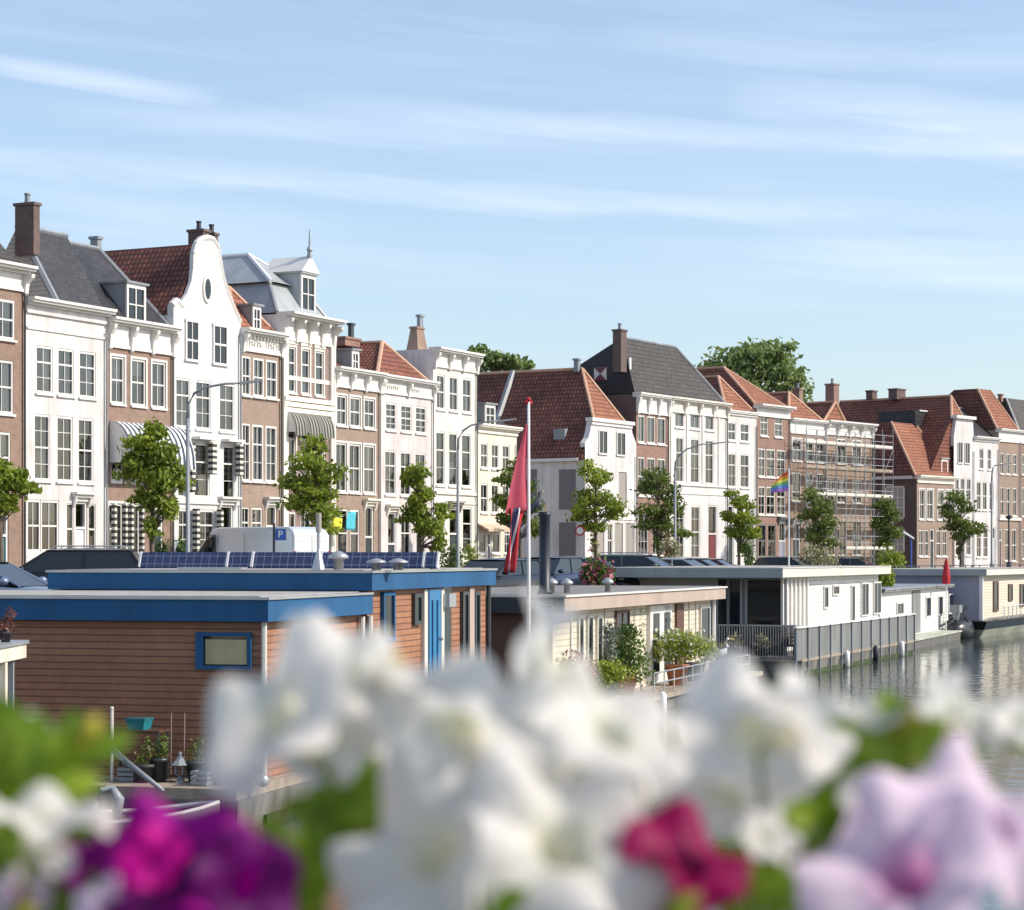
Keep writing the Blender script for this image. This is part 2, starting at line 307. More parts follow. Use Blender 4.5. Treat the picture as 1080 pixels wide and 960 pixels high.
# ------------------------------------------------------------------ surveying: where a sight line meets a plane of the place
def zz(py, Y): return EYE + (HY-py)*Y/F
def xx(px, Y): return (px-CX)/F*Y
class Frame:                                   # x along the facade, y into the building, z up
    def __init__(s, X, Y, ux, uy):
        l = hypot(ux, uy); s.X, s.Y, s.u = X, Y, (ux/l, uy/l); s.rz = atan2(uy, ux)
    def U(s, px, v=0):                         # distance along the facade (at depth v) seen at px
        x0 = s.X - s.u[1]*v; y0 = s.Y + s.u[0]*v; k = (px-CX)/F
        return (k*y0 - x0)/(s.u[0] - k*s.u[1])
    def V(s, px, u=0):                         # depth into the building at distance u
        x0 = s.X + s.u[0]*u; y0 = s.Y + s.u[1]*u; k = (px-CX)/F
        return (k*y0 - x0)/(-s.u[1] - k*s.u[0])
    def W(s, u, v=0): return (s.X + s.u[0]*u - s.u[1]*v, s.Y + s.u[1]*u + s.u[0]*v)
    def Z(s, px, py, v=0): return zz(py, s.W(s.U(px, v), v)[1])
def interp(x, xs, ys):
    if x <= xs[0]: return ys[0]
    for i in range(len(xs)-1):
        if x <= xs[i+1]: return ys[i] + (ys[i+1]-ys[i])*(x-xs[i])/(xs[i+1]-xs[i])
    return ys[-1]
BND = [-60, 27, 113, 183, 254, 297, 352, 401, 457, 503, 545, 617, 671, 705, 767, 798, 833, 870, 920, 967, 1006, 1027, 1053, 1076, 1110]
PTS = {}
def survey():
    Z = 84.0; X = xx(-10, Z); p = -10.0
    PTS[-10] = (X, Z); 
    for b in BND[1:]:
        for i in range(20):
            q = p + (b-p)*(i+1)/20; t = interp(q, [0, 300, 450, 620, 760, 900, 1080], [.50, .49, .49, .56, .68, .82, .85]); k = (q-CX)/F
            s = (k*Z-X)/(t-k); X += t*s; Z += s
        PTS[b] = (X, Z); p = b
    a, b = PTS[-10], PTS[27]; d = Vector((b[0]-a[0], b[1]-a[1])).normalized()
    PTS[-60] = (a[0]-d.x*4.4, a[1]-d.y*4.4)
survey()
def house_Y(px):
    ks = sorted(PTS); return interp(px, ks, [PTS[k][1] for k in ks])
# ------------------------------------------------------------------ the setting
QUAY = [(-22, -60), (-20, 8), (-11.5, 30), (-7.0, 46), (-5.2, 51), (.2, 66), (2.1, 75), (9.3, 91), (16.6, 108.5), (40, 150), (85, 225), (420, 800)]
land = MB(); pts = [(x, y, 0) for x, y in QUAY] + [(420, 6000, 0), (-4000, 6000, 0), (-4000, -60, 0)]
land.poly(pts); tag(land.build('ground', 'paving'), None, None, None, 'structure')
wl = MB()
for a, b in zip(QUAY, QUAY[1:]): wl.poly([(a[0], a[1], -4), (b[0], b[1], -4), (b[0], b[1], -.2), (a[0], a[1], -.2)])
tag(wl.build('quay_wall', 'quay_wall_brick'), None, None, None, 'structure')
cp = MB()
for a, b in zip(QUAY, QUAY[1:]):
    d = Vector((b[0]-a[0], b[1]-a[1], 0)).normalized(); n = Vector((d.y, -d.x, 0))*.06; m_ = Vector((-d.y, d.x, 0))*.4
    A, B = Vector((*a, 0)), Vector((*b, 0))
    q = [A+n, B+n, B+m_, A+m_]; cp.hexa([p+Vector((0, 0, -.22)) for p in q], [p+Vector((0, 0, .10)) for p in q])
tag(cp.build('quay_kerb', 'wood_weathered'), None, None, None, 'structure')
wt = MB(); wt.poly([(-6000, -60, -2.4), (6000, -60, -2.4), (6000, 6000, -2.4), (-6000, 6000, -2.4)])
tag(wt.build('water', 'canal_water'), None, None, None, 'structure')
rd = MB(); ks = sorted(PTS); P = [Vector((*PTS[k], 0)) for k in ks]
def offs(P, d):
    out = []
    for i, p in enumerate(P):
        t = (P[min(i+1, len(P)-1)]-P[max(i-1, 0)]).normalized(); out.append(p + Vector((t.y, -t.x, 0))*d)
    return out
A, B = offs(P, 2.4), offs(P, 7.6)
for i in range(len(P)-1): rd.poly([v+Vector((0, 0, .004)) for v in (A[i], B[i], B[i+1], A[i+1])])
tag(rd.build('road', 'asphalt'), None, None, None, 'structure')
kb = MB(); A, B = offs(P, .02), offs(P, 2.4)
for i in range(len(P)-1): kb.hexa([B[i], B[i+1], A[i+1], A[i]], [v+Vector((0, 0, .12)) for v in (B[i], B[i+1], A[i+1], A[i])])
tag(kb.build('pavement', 'paving'), None, None, None, 'structure')

# ------------------------------------------------------------------ houses
def holed_wall(mb, W, H, holes, d=.16):
    us = sorted({0, W, *[h[0] for h in holes], *[h[1] for h in holes]}); zs = sorted({0, H, *[h[2] for h in holes], *[h[3] for h in holes]})
    for i in range(len(us)-1):
        for j in range(len(zs)-1):
            cu, cz = (us[i]+us[i+1])/2, (zs[j]+zs[j+1])/2
            if any(h[0] < cu < h[1] and h[2] < cz < h[3] for h in holes): continue
            mb.poly([(us[i], 0, zs[j]), (us[i+1], 0, zs[j]), (us[i+1], 0, zs[j+1]), (us[i], 0, zs[j+1])])
    for a, b, c, e in holes:
        mb.poly([(a, 0, c), (a, d, c), (b, d, c), (b, 0, c)]); mb.poly([(a, 0, e), (b, 0, e), (b, d, e), (a, d, e)])
        mb.poly([(a, 0, c), (a, 0, e), (a, d, e), (a, d, c)]); mb.poly([(b, 0, c), (b, d, c), (b, d, e), (b, 0, e)])
def window(root, a, b, c, e, cols=2, rows=3, frame='white_trim', sill='white_trim', proud=0, curtain=None, surround=None, y=-.075):
    fw = min(.075, (b-a)*.09); m = MB(); y0 = y + .10 - proud; y1 = y + .18
    m.box(a, b, y0, y1, c, c+fw*1.3); m.box(a, b, y0, y1, e-fw*1.3, e)
    m.box(a, a+fw, y0+.001, y1, c+fw*1.3, e-fw*1.3); m.box(b-fw, b, y0+.001, y1, c+fw*1.3, e-fw*1.3)
    zm = c + (e-c)*(.5 if rows % 2 == 0 else (rows-1)/rows*.98)
    m.box(a+fw, b-fw, y0+.02, y1, zm-.035, zm+.035)
    for i in range(1, cols): u = a+fw+(b-a-2*fw)*i/cols; m.box(u-.016, u+.016, y0+.035, y1-.01, c+fw, e-fw)
    for j in range(1, rows):
        z = c+(e-c)*j/rows
        if abs(z-zm) > .12: m.box(a+fw, b-fw, y0+.033, y1-.012, z-.014, z+.014)
    f = m.build('window', frame, root)
    p = MB(); q1, q2 = random.uniform(-.012, .012), random.uniform(-.012, .012); p.poly([(a+.01, y+.155+q1, c), (b-.01, y+.155-q1, c), (b-.01, y+.155-q1+q2, e), (a+.01, y+.155+q1+q2, e)]); p.build('pane', 'glass', f)
    r = random.random() if curtain is None else curtain
    cu = MB(); yy = y+.27
    def drape(u0, u1, z0, z1):
        n = max(3, int((u1-u0)/.07)); 
        for i in range(n):
            x0 = u0+(u1-u0)*i/n; x1 = u0+(u1-u0)*(i+1)/n; d0 = .03*(i % 2); d1 = .03*((i+1) % 2)
            cu.poly([(x0, yy+d0, z0), (x1, yy+d1, z0), (x1, yy+d1, z1), (x0, yy+d0, z1)])
    w = b-a
    if r < .34: drape(a, a+w*.34, c, e); drape(b-w*.32, b, c, e)
    elif r < .52: drape(a, b, c+(e-c)*random.uniform(.35, .7), e)
    elif r < .72: drape(a, b, c, e)
    elif r < .88: drape(a, b, c, c+(e-c)*.45)
    if cu.v: cu.build('curtain', random.choice(['curtain_white', 'curtain_white', 'curtain_dim']), f)
    if sill:
        s = MB(); s.box(a-.07, b+.07, -.09-proud, .03, c-.09, c-.003); s.build('sill', sill, root)
    if surround:
        s = MB(); s.box(a-.1, a-.002, -.035, .02, c-.0, e+.1); s.box(b+.002, b+.1, -.035, .02, c, e+.1); s.box(a-.001, b+.001, -.034, .02, e+.002, e+.1); s.build('window_surround', surround, root)
    return f
def door(root, a, b, c, e, mat='dark_paint', hood=None, frame='white_trim', transom=.26):
    fw = .1; m = MB(); m.box(a, a+fw, .04, .2, c, e); m.box(b-fw, b, .04, .2, c, e); m.box(a+fw, b-fw, .04, .2, e-fw, e)
    zt = e-(e-c)*transom; m.box(a+fw, b-fw, .041, .2, zt-.05, zt+.05); d = m.build('door', frame, root)
    l = MB(); l.box(a+fw, b-fw, .1, .17, c, zt-.05); wd = b-a-2*fw
    for k in range(3):
        z0 = c+.15+(zt-c-.2)*k/3; l.box(a+fw+wd*.18, b-fw-wd*.18, .085, .1, z0, z0+(zt-c)/3-.16)
    l.build('leaf', mat, d)
    p = MB(); p.poly([(a+fw, .15, zt), (b-fw, .15, zt), (b-fw, .15, e-fw), (a+fw, .15, e-fw)]); p.build('transom', 'glass', d)
    h = MB(); h.tube([(b-fw-.12, .02, c+1.05), (b-fw-.12, .1, c+1.05)], .03, 6); h.build('handle', 'steel', d)
    if hood:
        m = MB(); m.box(a-.25, b+.25, -.32, .02, e+.28, e+.38); m.box(a-.2, b+.2, -.2, .02, e+.16, e+.279); m.box(a-.12, b+.12, -.06, .02, e+.0, e+.159)
        for u in (a-.16, b+.02): m.prismx([(0, e+.16), (-.18, e+.16), (-.12, e-.05), (-.04, e-.22), (0, e-.25)], u, u+.14)
        m.build('door_hood', hood, root)
def cornice(root, W, zt, hf=.8, proj=.42, nb=4, mat='white_trim', fmat=None, dent=False, ext=.04, fh=None):
    m = MB(); m.box(-ext, W+ext, -proj, .25, zt-.11, zt); m.box(-ext, W+ext, -proj*.82, .24, zt-.2, zt-.111); m.box(-ext, W+ext, -proj*.35, .23, zt-.3, zt-.201)
    c = m.build('cornice', mat, root)
    f = MB(); f.box(0, W, -.05, .0, zt-hf+.12, zt-.301); f.box(0, W, -.1, .0, zt-hf, zt-hf+.119); f.build('frieze', fmat or mat, c)
    for i in range(nb):
        u = (W-.2)*i/max(1, nb-1)
        b = MB(); b.prismx([(-.051, zt-.301), (-proj*.8, zt-.301), (-proj*.75, zt-.45), (-.2, zt-.42-hf*.25), (-.14, zt-hf-.05), (-.051, zt-hf-.12)], u, u+.2); b.build('bracket', mat, c)
    if dent:
        n = int(W/.28); d = MB()
        for i in range(n): d.box(.05+i*.28, .17+i*.28, -.16, -.051, zt-.42, zt-.303)
        d.build('dentils', mat, c)
    return c
def cap(mb, a, b, r=.11): mb.tube([a, b], r, 6)
def roof(root, e, z0, t, z1, mat='tile_red', gl=None, gr=None, caps=True, capmat='cap_orange', zh=None, front=None):
    """hipped / gabled / half-hipped roof: eave rectangle e at z0, top rectangle t at z1"""
    u0, u1, v0, v1 = e; ua, ub, va, vb = t
    E = [Vector(p) for p in ((u0, v0, z0), (u1, v0, z0), (u1, v1, z0), (u0, v1, z0))]
    T = [Vector(p) for p in ((ua, va, z1), (ub, va, z1), (ub, vb, z1), (ua, vb, z1))]
    m = MB(); fm = MB(); g = MB()
    if zh:
        k = (zh-z0)/(z1-z0); hl = Vector((u0+(ua-u0)*k, v0, zh)); hr = Vector((u1+(ub-u1)*k, v0, zh))
        m.poly([E[0], hl, T[0], T[3], E[3]][::-1]); m.poly([E[1], E[2], T[2], T[1], hr][::-1]); fm.poly([hl, hr, T[1], T[0]] if ua != ub else [hl, hr, T[0]])
        g.poly([E[0], E[1], hr, hl])
    else:
        hl, hr = E[0], E[1]
        fm.poly([E[0], E[1], T[1], T[0]] if ua != ub else [E[0], E[1], T[0]])
        (g if gl else m).poly([E[0], T[0], T[3], E[3]] if va != vb else [E[0], T[0], E[3]])
        (g if gr else m).poly([E[1], E[2], T[2], T[1]] if va != vb else [E[1], E[2], T[1]])
    m.poly([E[2], E[3], T[3], T[2]] if ua != ub else [E[2], E[3], T[3]])
    if ua != ub and va != vb: m.poly(T)
    if front is None: m.v, m.f = merge(m, fm)
    r = m.build('roof', mat, root)
    if front: fm.build('sunlit_front_slope', front, r)  # brighter tile than the other slopes: sunlight painted into the front
    if g.v: g.build('gable_wall', gl or gr or mat, r)
    if caps:
        c = MB()
        if ua != ub and va == vb: cap(c, T[0], T[1])
        if va != vb and ua == ub: cap(c, T[0], T[3])
        if not gl: cap(c, hl, T[0])
        if not gr: cap(c, hr, T[1])
        c.build('ridge_tiles', capmat, r)
    return r
def merge(a, b):
    n = len(a.v); return a.v+b.v, a.f+[tuple(n+i for i in f) for f in b.f]
def dormer(root, fr, px0, px1, pyt, pyb, v, back, cheek='lead', face='white_trim', pedi=0, cols=2):
    a, b = fr.U(px0, v), fr.U(px1, v); zt = zz(pyt, fr.W(a, v)[1]); zb = zz(pyb, fr.W(a, v)[1])
    m = MB(); m.box(a, b, v+.08, v+back, zb-.6, zt); m.box(a-.12, b+.12, v-.1, v+back, zt+.001, zt+.09); d = m.build('dormer', cheek, root)
    w = MB(); f = min(.12, (b-a)*.16); w.box(a, a+f, v, v+.079, zb, zt); w.box(b-f, b, v, v+.079, zb, zt); w.box(a+f, b-f, v, v+.079, zt-f*1.6, zt); w.box(a+f, b-f, v, v+.079, zb, zb+f)
    w.box((a+b)/2-.03, (a+b)/2+.03, v+.02, v+.079, zb+f, zt-f*1.6); w.box(a+f, b-f, v+.022, v+.079, (zb+zt)/2-.025, (zb+zt)/2+.025); w.build('window_frame', face, d)
    p = MB(); p.poly([(a+f, v+.06, zb+f), (b-f, v+.06, zb+f), (b-f, v+.06, zt-f), (a+f, v+.06, zt-f)]); p.build('pane', 'car_glass', d)
    if pedi:
        q = MB(); um = (a+b)/2; q.prism([(a-.2, zt+.09), (b+.2, zt+.09), (um, zt+.09+pedi)], v-.14, v+back*.8); q.build('pediment', face, d)
    return d, a, b, zt
def chimney(root, fr, px0, px1, pyt, pyb, v, dep=.9, mat='brick_dark', pots=2, taper=0, potmat='terracotta'):
    a, b = fr.U(px0, v), fr.U(px1, v); Y = fr.W(a, v)[1]; zt, zb = zz(pyt, Y), zz(pyb, Y)
    m = MB(); t = taper
    m.hexa([(a, v, zb), (b, v, zb), (b, v+dep, zb), (a, v+dep, zb)], [(a+t, v+t, zt), (b-t, v+t, zt), (b-t, v+dep-t, zt), (a+t, v+dep-t, zt)])
    m.box(a+t-.06, b-t+.06, v+t-.06, v+dep-t+.06, zt+.001, zt+.12); c = m.build('chimney', mat, root)
    if pots:
        for i in range(pots):
            q = MB(); u = a+t+(b-a-2*t)*(i+.5)/pots; q.lathe([(.12, 0), (.10, .3), (.13, .33), (.13, .4)], (u, v+dep/2, zt+.12), 8); q.build('chimney_pot', potmat, c)
    return c
def px_poly(fr, pts): return [(fr.U(x), fr.Z(x, y)) for x, y in pts]
GROUP = 'canal houses standing in a row along the quay'
HN = {}
def house(label, x0, x1, top, wall, rows, crn=None, depth=9, side=None, side_top=None):
    a, b = PTS[x0], PTS[x1]; fr = Frame(a[0], a[1], b[0]-a[0], b[1]-a[1]); W = hypot(b[0]-a[0], b[1]-a[1])
    zt = fr.Z(top[0], top[1]); root = thing('canal_house', label, 'house', (a[0], a[1], 0), fr.rz, GROUP)
    H = zt - (.1 if crn else 0); holes = []; wins = []
    for r in rows:
        kind, yt, yb, xs = r[:4]; o = r[4] if len(r) > 4 else {}
        c0 = (xs[0][0]+xs[0][1])/2; e = fr.Z(c0, yt); c = max(.25, fr.Z(c0, yb)) if kind != 'd' else .14
        if kind == 'd' and 'z' in o: e = o['z']
        for (p, q) in xs:
            u0, u1 = max(.1, fr.U(p)), min(W-.1, fr.U(q))
            if u1-u0 < .25: continue
            holes.append((u0, u1, c, e)); wins.append((kind, u0, u1, c, e, o))
    m = MB(); holed_wall(m, W, H, holes)
    wobj = m.build('wall', wall, root)
    Hw = H; H = zz(side_top, a[1])-.05 if side_top else H
    s = MB(); i = .012
    s.poly([(i, .001, 0), (i, .001, H), (i, depth, H), (i, depth, 0)]); s.poly([(W-i, .001, 0), (W-i, depth, 0), (W-i, depth, H), (W-i, .001, H)])
    s.poly([(i, depth, 0), (i, depth, H), (W-i, depth, H), (W-i, depth, 0)]); s.poly([(i, .3, H-.01), (W-i, .3, H-.01), (W-i, depth, H-.01), (i, depth, H-.01)])
    s.build('side_wall', side or wall, root); H = Hw
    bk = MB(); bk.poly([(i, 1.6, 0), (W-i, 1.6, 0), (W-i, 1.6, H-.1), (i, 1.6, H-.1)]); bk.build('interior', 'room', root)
    pl = MB()
    us = sorted([(h[0], h[1]) for h in holes if h[2] < .5]); prev = 0
    for u0, u1 in us + [(W, W)]:
        if u0-prev > .05: pl.box(prev, u0, -.05, .0, .12, .55)
        prev = max(prev, u1)
    pl.build('plinth', 'lead', root)
    for kind, u0, u1, c, e, o in wins:
        if kind == 'w': window(root, u0, u1, c, e, o.get('cols', 2), o.get('rows', 3), o.get('frame', 'white_trim'), o.get('sill', 'white_trim'), o.get('proud', 0), o.get('curtain'), o.get('surround'))
        elif kind == 'd': door(root, u0, u1, c, e, o.get('mat', 'dark_paint'), o.get('hood'), transom=o.get('transom', .26))
        elif kind == 's':
            q = MB(); q.box(u0, u1, .06, .12, c, e); q.build('shutter', o.get('mat', 'shutter_grey'), root)
    if crn: cornice(root, W, zt, **crn)
    dp = MB(); dp.tube([(W-.16, -.1, .2), (W-.16, -.1, zt-.95 if crn else H-.4)], .045, 6); dp.build('drainpipe', random.choice(['galv', 'lead', 'dark_paint']), root)
    return root, fr, W, zt
def aw(root, u0, u1, ztop, h, d, mat, name='awning'):
    """rounded canopy (basket awning): quarter barrel with solid striped cheeks"""
    n = 7; prof = [(-.02, ztop)] + [(-d*sin(pi/2*k/n), ztop-h+h*cos(pi/2*k/n)) for k in range(n+1)]
    m = MB()
    for k in range(1, len(prof)-1):
        (y0, z0), (y1, z1) = prof[k], prof[k+1]; m.poly([(u0, y0, z0), (u0, y1, z1), (u1, y1, z1), (u1, y0, z0)])
    a = m.build(name, mat, root)
    # cheeks: concentric stripes as real strips of cloth
    for u in (u0, u1):
        w_ = MB(); k_ = MB(); R = 6
        for i in range(R):
            s0, s1 = i/R, (i+1)/R; tgt = w_ if i % 2 else k_
            for k in range(n):
                a0, a1 = pi/2*k/n, pi/2*(k+1)/n; P_ = lambda s, t: (u, -.02-d*s*sin(t), ztop-h+h*s*cos(t))
                tgt.poly([P_(s0, a0), P_(s0, a1), P_(s1, a1), P_(s1, a0)])
        w_.v, w_.f = merge(w_, k_); w_.build('cheek_cloth', 'white_trim', a)
    v = MB(); v.box(u0, u1, -d-.012, -d+.01, ztop-h-.16, ztop-h); v.build('valance', 'awning_blue' if 'blue' in mat else mat, a)
    return a

# H0 brown brick at the frame's left edge
r, fr, W, zt = house('brown brick canal house with wide sash windows at the left edge', -60, 27, (5, 278), 'brick_brown', [
    ('w', 308, 351, [(-54, -36), (-31, -13), (-8, 15)], dict(cols=2, rows=2, proud=.02)), ('w', 374, 432, [(-54, -36), (-31, -13), (-8, 14)], dict(rows=2)),
    ('w', 452, 507, [(-54, -36), (-31, -13), (-8, 11)], dict(rows=2)), ('d', 533, 590, [(-8, 9)], dict(mat='teal_paint', transom=.35)), ('w', 533, 580, [(-54, -36), (-31, -13)], {})],
    dict(hf=1.0, nb=4, proj=.6))
z1 = zt+3.6; roof(r, (0, W, .2, 7.4), zt-.05, (0, W, 3.8, 3.8), z1, 'slate_brown', gl='brick_brown', gr='brick_brown', caps=False)
# H1 white plaster
r, fr, W, zt = house('white plastered canal house with tall narrow windows, left of the blue striped awning', 27, 113, (70, 320), 'white_plaster', [
    ('w', 365, 415, [(38, 55.5), (61, 78), (83.5, 101)], dict(rows=3, cols=2, curtain=.1)), ('w', 437, 507, [(36, 53), (60, 76.5), (82.5, 98.5)], dict(rows=4, cols=2)),
    ('w', 527, 582, [(24.5, 43), (43.5, 62)], dict(rows=2, cols=2, sill=None)), ('d', 529, 590, [(79, 92)], dict(mat='white_metal', hood='white_trim', transom=.3)), ('w', 531, 585, [(70.5, 77.5), (93.5, 101)], dict(cols=1, rows=2, sill=None))],
    dict(hf=.62, nb=0, proj=.5, fmat='white_plaster'))
b_ = MB(); z = zt-1.25; b_.box(.05, W-.05, -.06, 0, z, z+.1); b_.build('string_course', 'white_trim', r)
ua = fr.U(62); vr = fr.V(18.5, ua); zr = zz(238, fr.W(ua, vr)[1]); ZR1 = zr
roof(r, (ua, W, .1, 2*vr), zt-.05, (ua, W+.0, vr, vr), zr, 'slate', gl='siding_pale', gr='siding_pale', capmat='lead')
m = MB(); m.tube([(ua, .1, zt), (ua, vr, zr)], .14, 6); m.build('verge_flashing', 'lead', r)
chimney(r, fr, 35.5, 42, 216, 268, vr-1.0, .95, 'brick_dark', 1, potmat='galv')
# H2 brown with striped awning
r, fr, W, zt = house('narrow brown brick canal house with a curved blue striped awning and a slate roof', 113, 183, (125, 336), 'brick_brown', [
    ('w', 376, 426, [(117, 131), (138.5, 153.5), (160, 174.5)], dict(rows=2, surround='white_trim')), ('w', 452, 508, [(117, 130), (138.5, 153), (160, 174.5)], dict(rows=3)),
    ('w', 531, 585, [(115, 129), (133, 147)], dict(rows=2, surround='white_trim')), ('d', 535, 590, [(158, 172)], {})],
    dict(hf=1.25, nb=4, proj=.5))
aw(r, .15, W+.1, fr.Z(120, 444), 1.75, 1.1, 'awning_blue')
vr = 3.2; ub = fr.U(104, vr); roof(r, (0, W, .1, 6.4), zt-.05, (0, ub, vr, vr), ZR1-.02, 'slate', gl='siding_pale', capmat='lead')
dormer(r, fr, 134, 154, 298, 342, .25, 3.8, 'lead'); chimney(r, fr, 103, 107, 252, 272, vr, .4, 'lead', 0)
for k in (0, 1):
    u = [fr.U(115), fr.U(133)][k]; m = MB(); m.box(u, u+.14, -.3, -.12, 1, fr.Z(120, 531)); m.box(u+.75, u+.89, -.3, -.12, 1, fr.Z(120, 531)); m.build('striped_curtain', 'curtain_striped', r)
# H3 bell gable
r, fr, W, zt = house('tall white canal house with a curved bell gable and an oval window', 183, 254, (218, 338), 'gable_white', [
    ('w', 399, 451, [(185.5, 200.5), (206.5, 222.5), (231.5, 247)], dict(rows=3)), ('w', 466, 524, [(188, 195), (205, 221), (235.5, 248)], dict(rows=3, cols=1)),
    ('w', 537, 585, [(188, 200), (209, 226)], dict(rows=3)), ('d', 533, 590, [(232, 246)], dict(mat='white_metal', hood='white_trim', transom=.4))], None, side='grey_plaster')
g = px_poly(fr, [(183, 342), (183, 322), (188, 317), (192, 323), (199, 313), (204, 299), (206, 284), (206.5, 268), (209, 258), (214, 252.5), (220, 251), (226, 253), (231, 262), (233, 276), (236, 293), (241, 310), (248, 327), (254, 340), (254, 354)])
zg = min(g[0][1], g[-1][1]); zw = zt-.1; g[0] = (0, zw); g[-1] = (W, zw)
m = MB(); m.prism(g[::-1], -.004, .32); gb = m.build('gable', 'gable_white', r)
m = MB()
for q in zip(g[1:], g[2:-1]): m.tube([(q[0][0], .1, q[0][1]), (q[1][0], .1, q[1][1])], .17, 6)
m.build('gable_coping', 'white_trim', gb)
for (p, q) in ((195, 209), (224, 239)):
    u0, u1 = fr.U(p), fr.U(q); z0, z1 = fr.Z(202, 379), fr.Z(202, 340)
    m = MB(); m.box(u0+.09, u1-.09, -.03, -.01, z0, z1); m.build('gable_window_glass', 'car_glass', gb)
    m = MB(); m.box(u0, u0+.09, -.07, 0, z0, z1); m.box(u1-.09, u1, -.07, 0, z0, z1); m.box(u0-.05, u1+.05, -.1, 0, z0-.12, z0); m.box(u0-.03, u1+.03, -.08, 0, z1, z1+.12)
    m.box((u0+u1)/2-.025, (u0+u1)/2+.025, -.05, 0, z0, z1); m.box(u0+.09, u1-.09, -.055, 0, z0+(z1-z0)*.48, z0+(z1-z0)*.54); m.build('gable_window', 'white_trim', gb)
uc, zc = fr.U(218), fr.Z(218, 305); N_ = 20
el_ = lambda k, a, b: [(uc+a*cos(2*pi*i/k), zc+b*sin(2*pi*i/k)) for i in range(k)]
m = MB(); m.prism(el_(N_, .34, .62), -.07, 0); m.build('oval_window', 'white_trim', gb); m = MB(); m.prism(el_(N_, .22, .46), -.085, -.0705); m.build('oval_pane', 'car_glass', gb)
z1 = zz(257, fr.W(W/2, .3)[1]); vb = fr.V(106, W/2); roof(r, (0, W, .3, vb), zt-.3, (W/2, W/2, .3, vb), z1, 'tile_old', caps=False)
chimney(r, fr, 214, 221, 244, 262, .9, .8, 'brick_dark', 1, potmat='dark_pot'); chimney(r, fr, 226, 230, 248, 264, .9, .5, 'brick_dark', 1, potmat='dark_pot')
for (p, q, z0, z1) in ((217.5, 222, 466, 500), (246.5, 250, 466, 500), (226.5, 229, 537, 585), (201, 204, 537, 585), (196, 199.5, 468, 520)):
    m = MB(); m.box(fr.U(p), fr.U(q), -.35, -.1, fr.Z(212, z1), fr.Z(212, z0)); m.build('striped_curtain', 'curtain_striped', r)
for (p, q) in ((204, 221), (235, 249)):
    m = MB(); a_, b_2 = fr.U(p), fr.U(q); z = fr.Z(212, 464); m.box(a_-.1, b_2+.1, -.42, 0, z, z+.12); m.build('blind_box', 'white_trim', r)
m = MB(); z = fr.Z(218, 532); m.box(.1, W-.1, -.08, 0, z, z+.3); m.build('string_course', 'white_trim', r)
# H4 brown narrow with inscription-like carved frieze
r, fr, W, zt = house('narrow brown brick house with carved white frieze, right of the bell gabled house', 254, 297, (275, 349), 'brick_pale', [
    ('w', 376, 417, [(253, 264), (267, 278), (280.5, 292)], dict(rows=2, proud=.03, curtain=.6)), ('w', 447, 507, [(253, 263.5), (266, 277.5), (280, 291.5)], dict(rows=3, proud=.03, curtain=.6)),
    ('w', 535, 582, [(252, 263), (265.5, 276.5)], dict(rows=3)), ('d', 533, 590, [(281, 292)], dict(mat='white_metal', hood='white_trim'))],
    dict(hf=1.05, nb=2, proj=.5, dent=True))
for h0 in (0, 6):
    m = MB()
    for k in range(h0, h0+6): u = .4+k*.22 + (.3 if k > 5 else 0); m.box(u, u+.05, -.07, -.05, zt-.8, zt-.5); m.box(u, u+.24, -.069, -.05, zt-.53-.1*(k % 3), zt-.49-.1*(k % 3))
    m.build('frieze_carving', 'taupe', r)
va = fr.V(241, W/2); roof(r, (0, W, .2, 8), zt-.05, (W/2, W/2, va, 8), zz(303, fr.W(W/2, va)[1]), 'tile_orange')
dormer(r, fr, 267, 275.5, 322, 350, .3, 1.8, 'lead', cols=1)
# H5 ornate
r, fr, W, zt = house('ornate brick house with cream piers, green striped awnings and a spired mansard roof', 297, 352, (325, 334), 'brick_lilac', [
    ('w', 366, 414, [(303, 311.5), (318, 326.5), (332.5, 341)], dict(rows=3, cols=1, surround='cream_trim')), ('w', 441, 505, [(303, 311.5), (318, 326.5), (332.5, 341)], dict(rows=3, cols=1, surround='cream_trim')),
    ('w', 540, 585, [(302, 312), (317, 328)], dict(rows=2)), ('d', 535, 590, [(333, 342)], {})],
    dict(hf=1.3, nb=5, proj=.75), side='grey_plaster')
m = MB()
for u in (0.0, W-.42): m.box(u, u+.42, -.13, 0, .12, zt-1.3)
m.build('pier', 'cream_trim', r)
for y in (420, 426, 432): 
    m = MB(); z = fr.Z(303, y); m.box(0.05, W-.05, -.2+.03*(y-420)/6, 0, z-.12, z+.1); m.build('stone_band', 'cream_trim', r)
for y in (398,): m = MB(); z = fr.Z(303, y); m.box(.43, W-.43, -.03, 0.02, z-.1, z+.1); m.build('brick_banding', 'cream_trim', r)
for (p, q) in ((303, 311.5), (318, 326.5), (332.5, 341)):
    a, b = fr.U(p)-.15, fr.U(q)+.15; z = fr.Z(307, 366)+.14; m = MB(); um = (a+b)/2
    m.prism([(a, z), (b, z), (b, z+.2)] + [(um+(b-a)/2*cos(t), z+.2+.42*sin(t)) for t in [pi*k/8 for k in range(1, 8)]] + [(a, z+.2)], -.06, 0.0); m.build('window_arch', 'cream_trim', r)
    aw(r, a+.0, b-.0, fr.Z(307, 434), 1.0, .55, 'awning_green')
ua = .9; va = fr.V(284, ua); z1 = zz(298, fr.W(ua, va)[1])
roof(r, (0, W, .25, 9), zt-.02, (ua, W-ua, va, 8.2), z1, 'zinc', caps=True, capmat='lead')
v2 = fr.V(262, W/2); roof(r, (ua-.25, W-ua+.25, va-.25, 8.4), z1+.02, (W/2, W/2, v2, 7.6), zz(269, fr.W(W/2, v2)[1]), 'zinc', capmat='white_metal')
d, a, b, z = dormer(r, fr, 318, 333, 288, 330, .5, 2.6, 'zinc', pedi=.8)
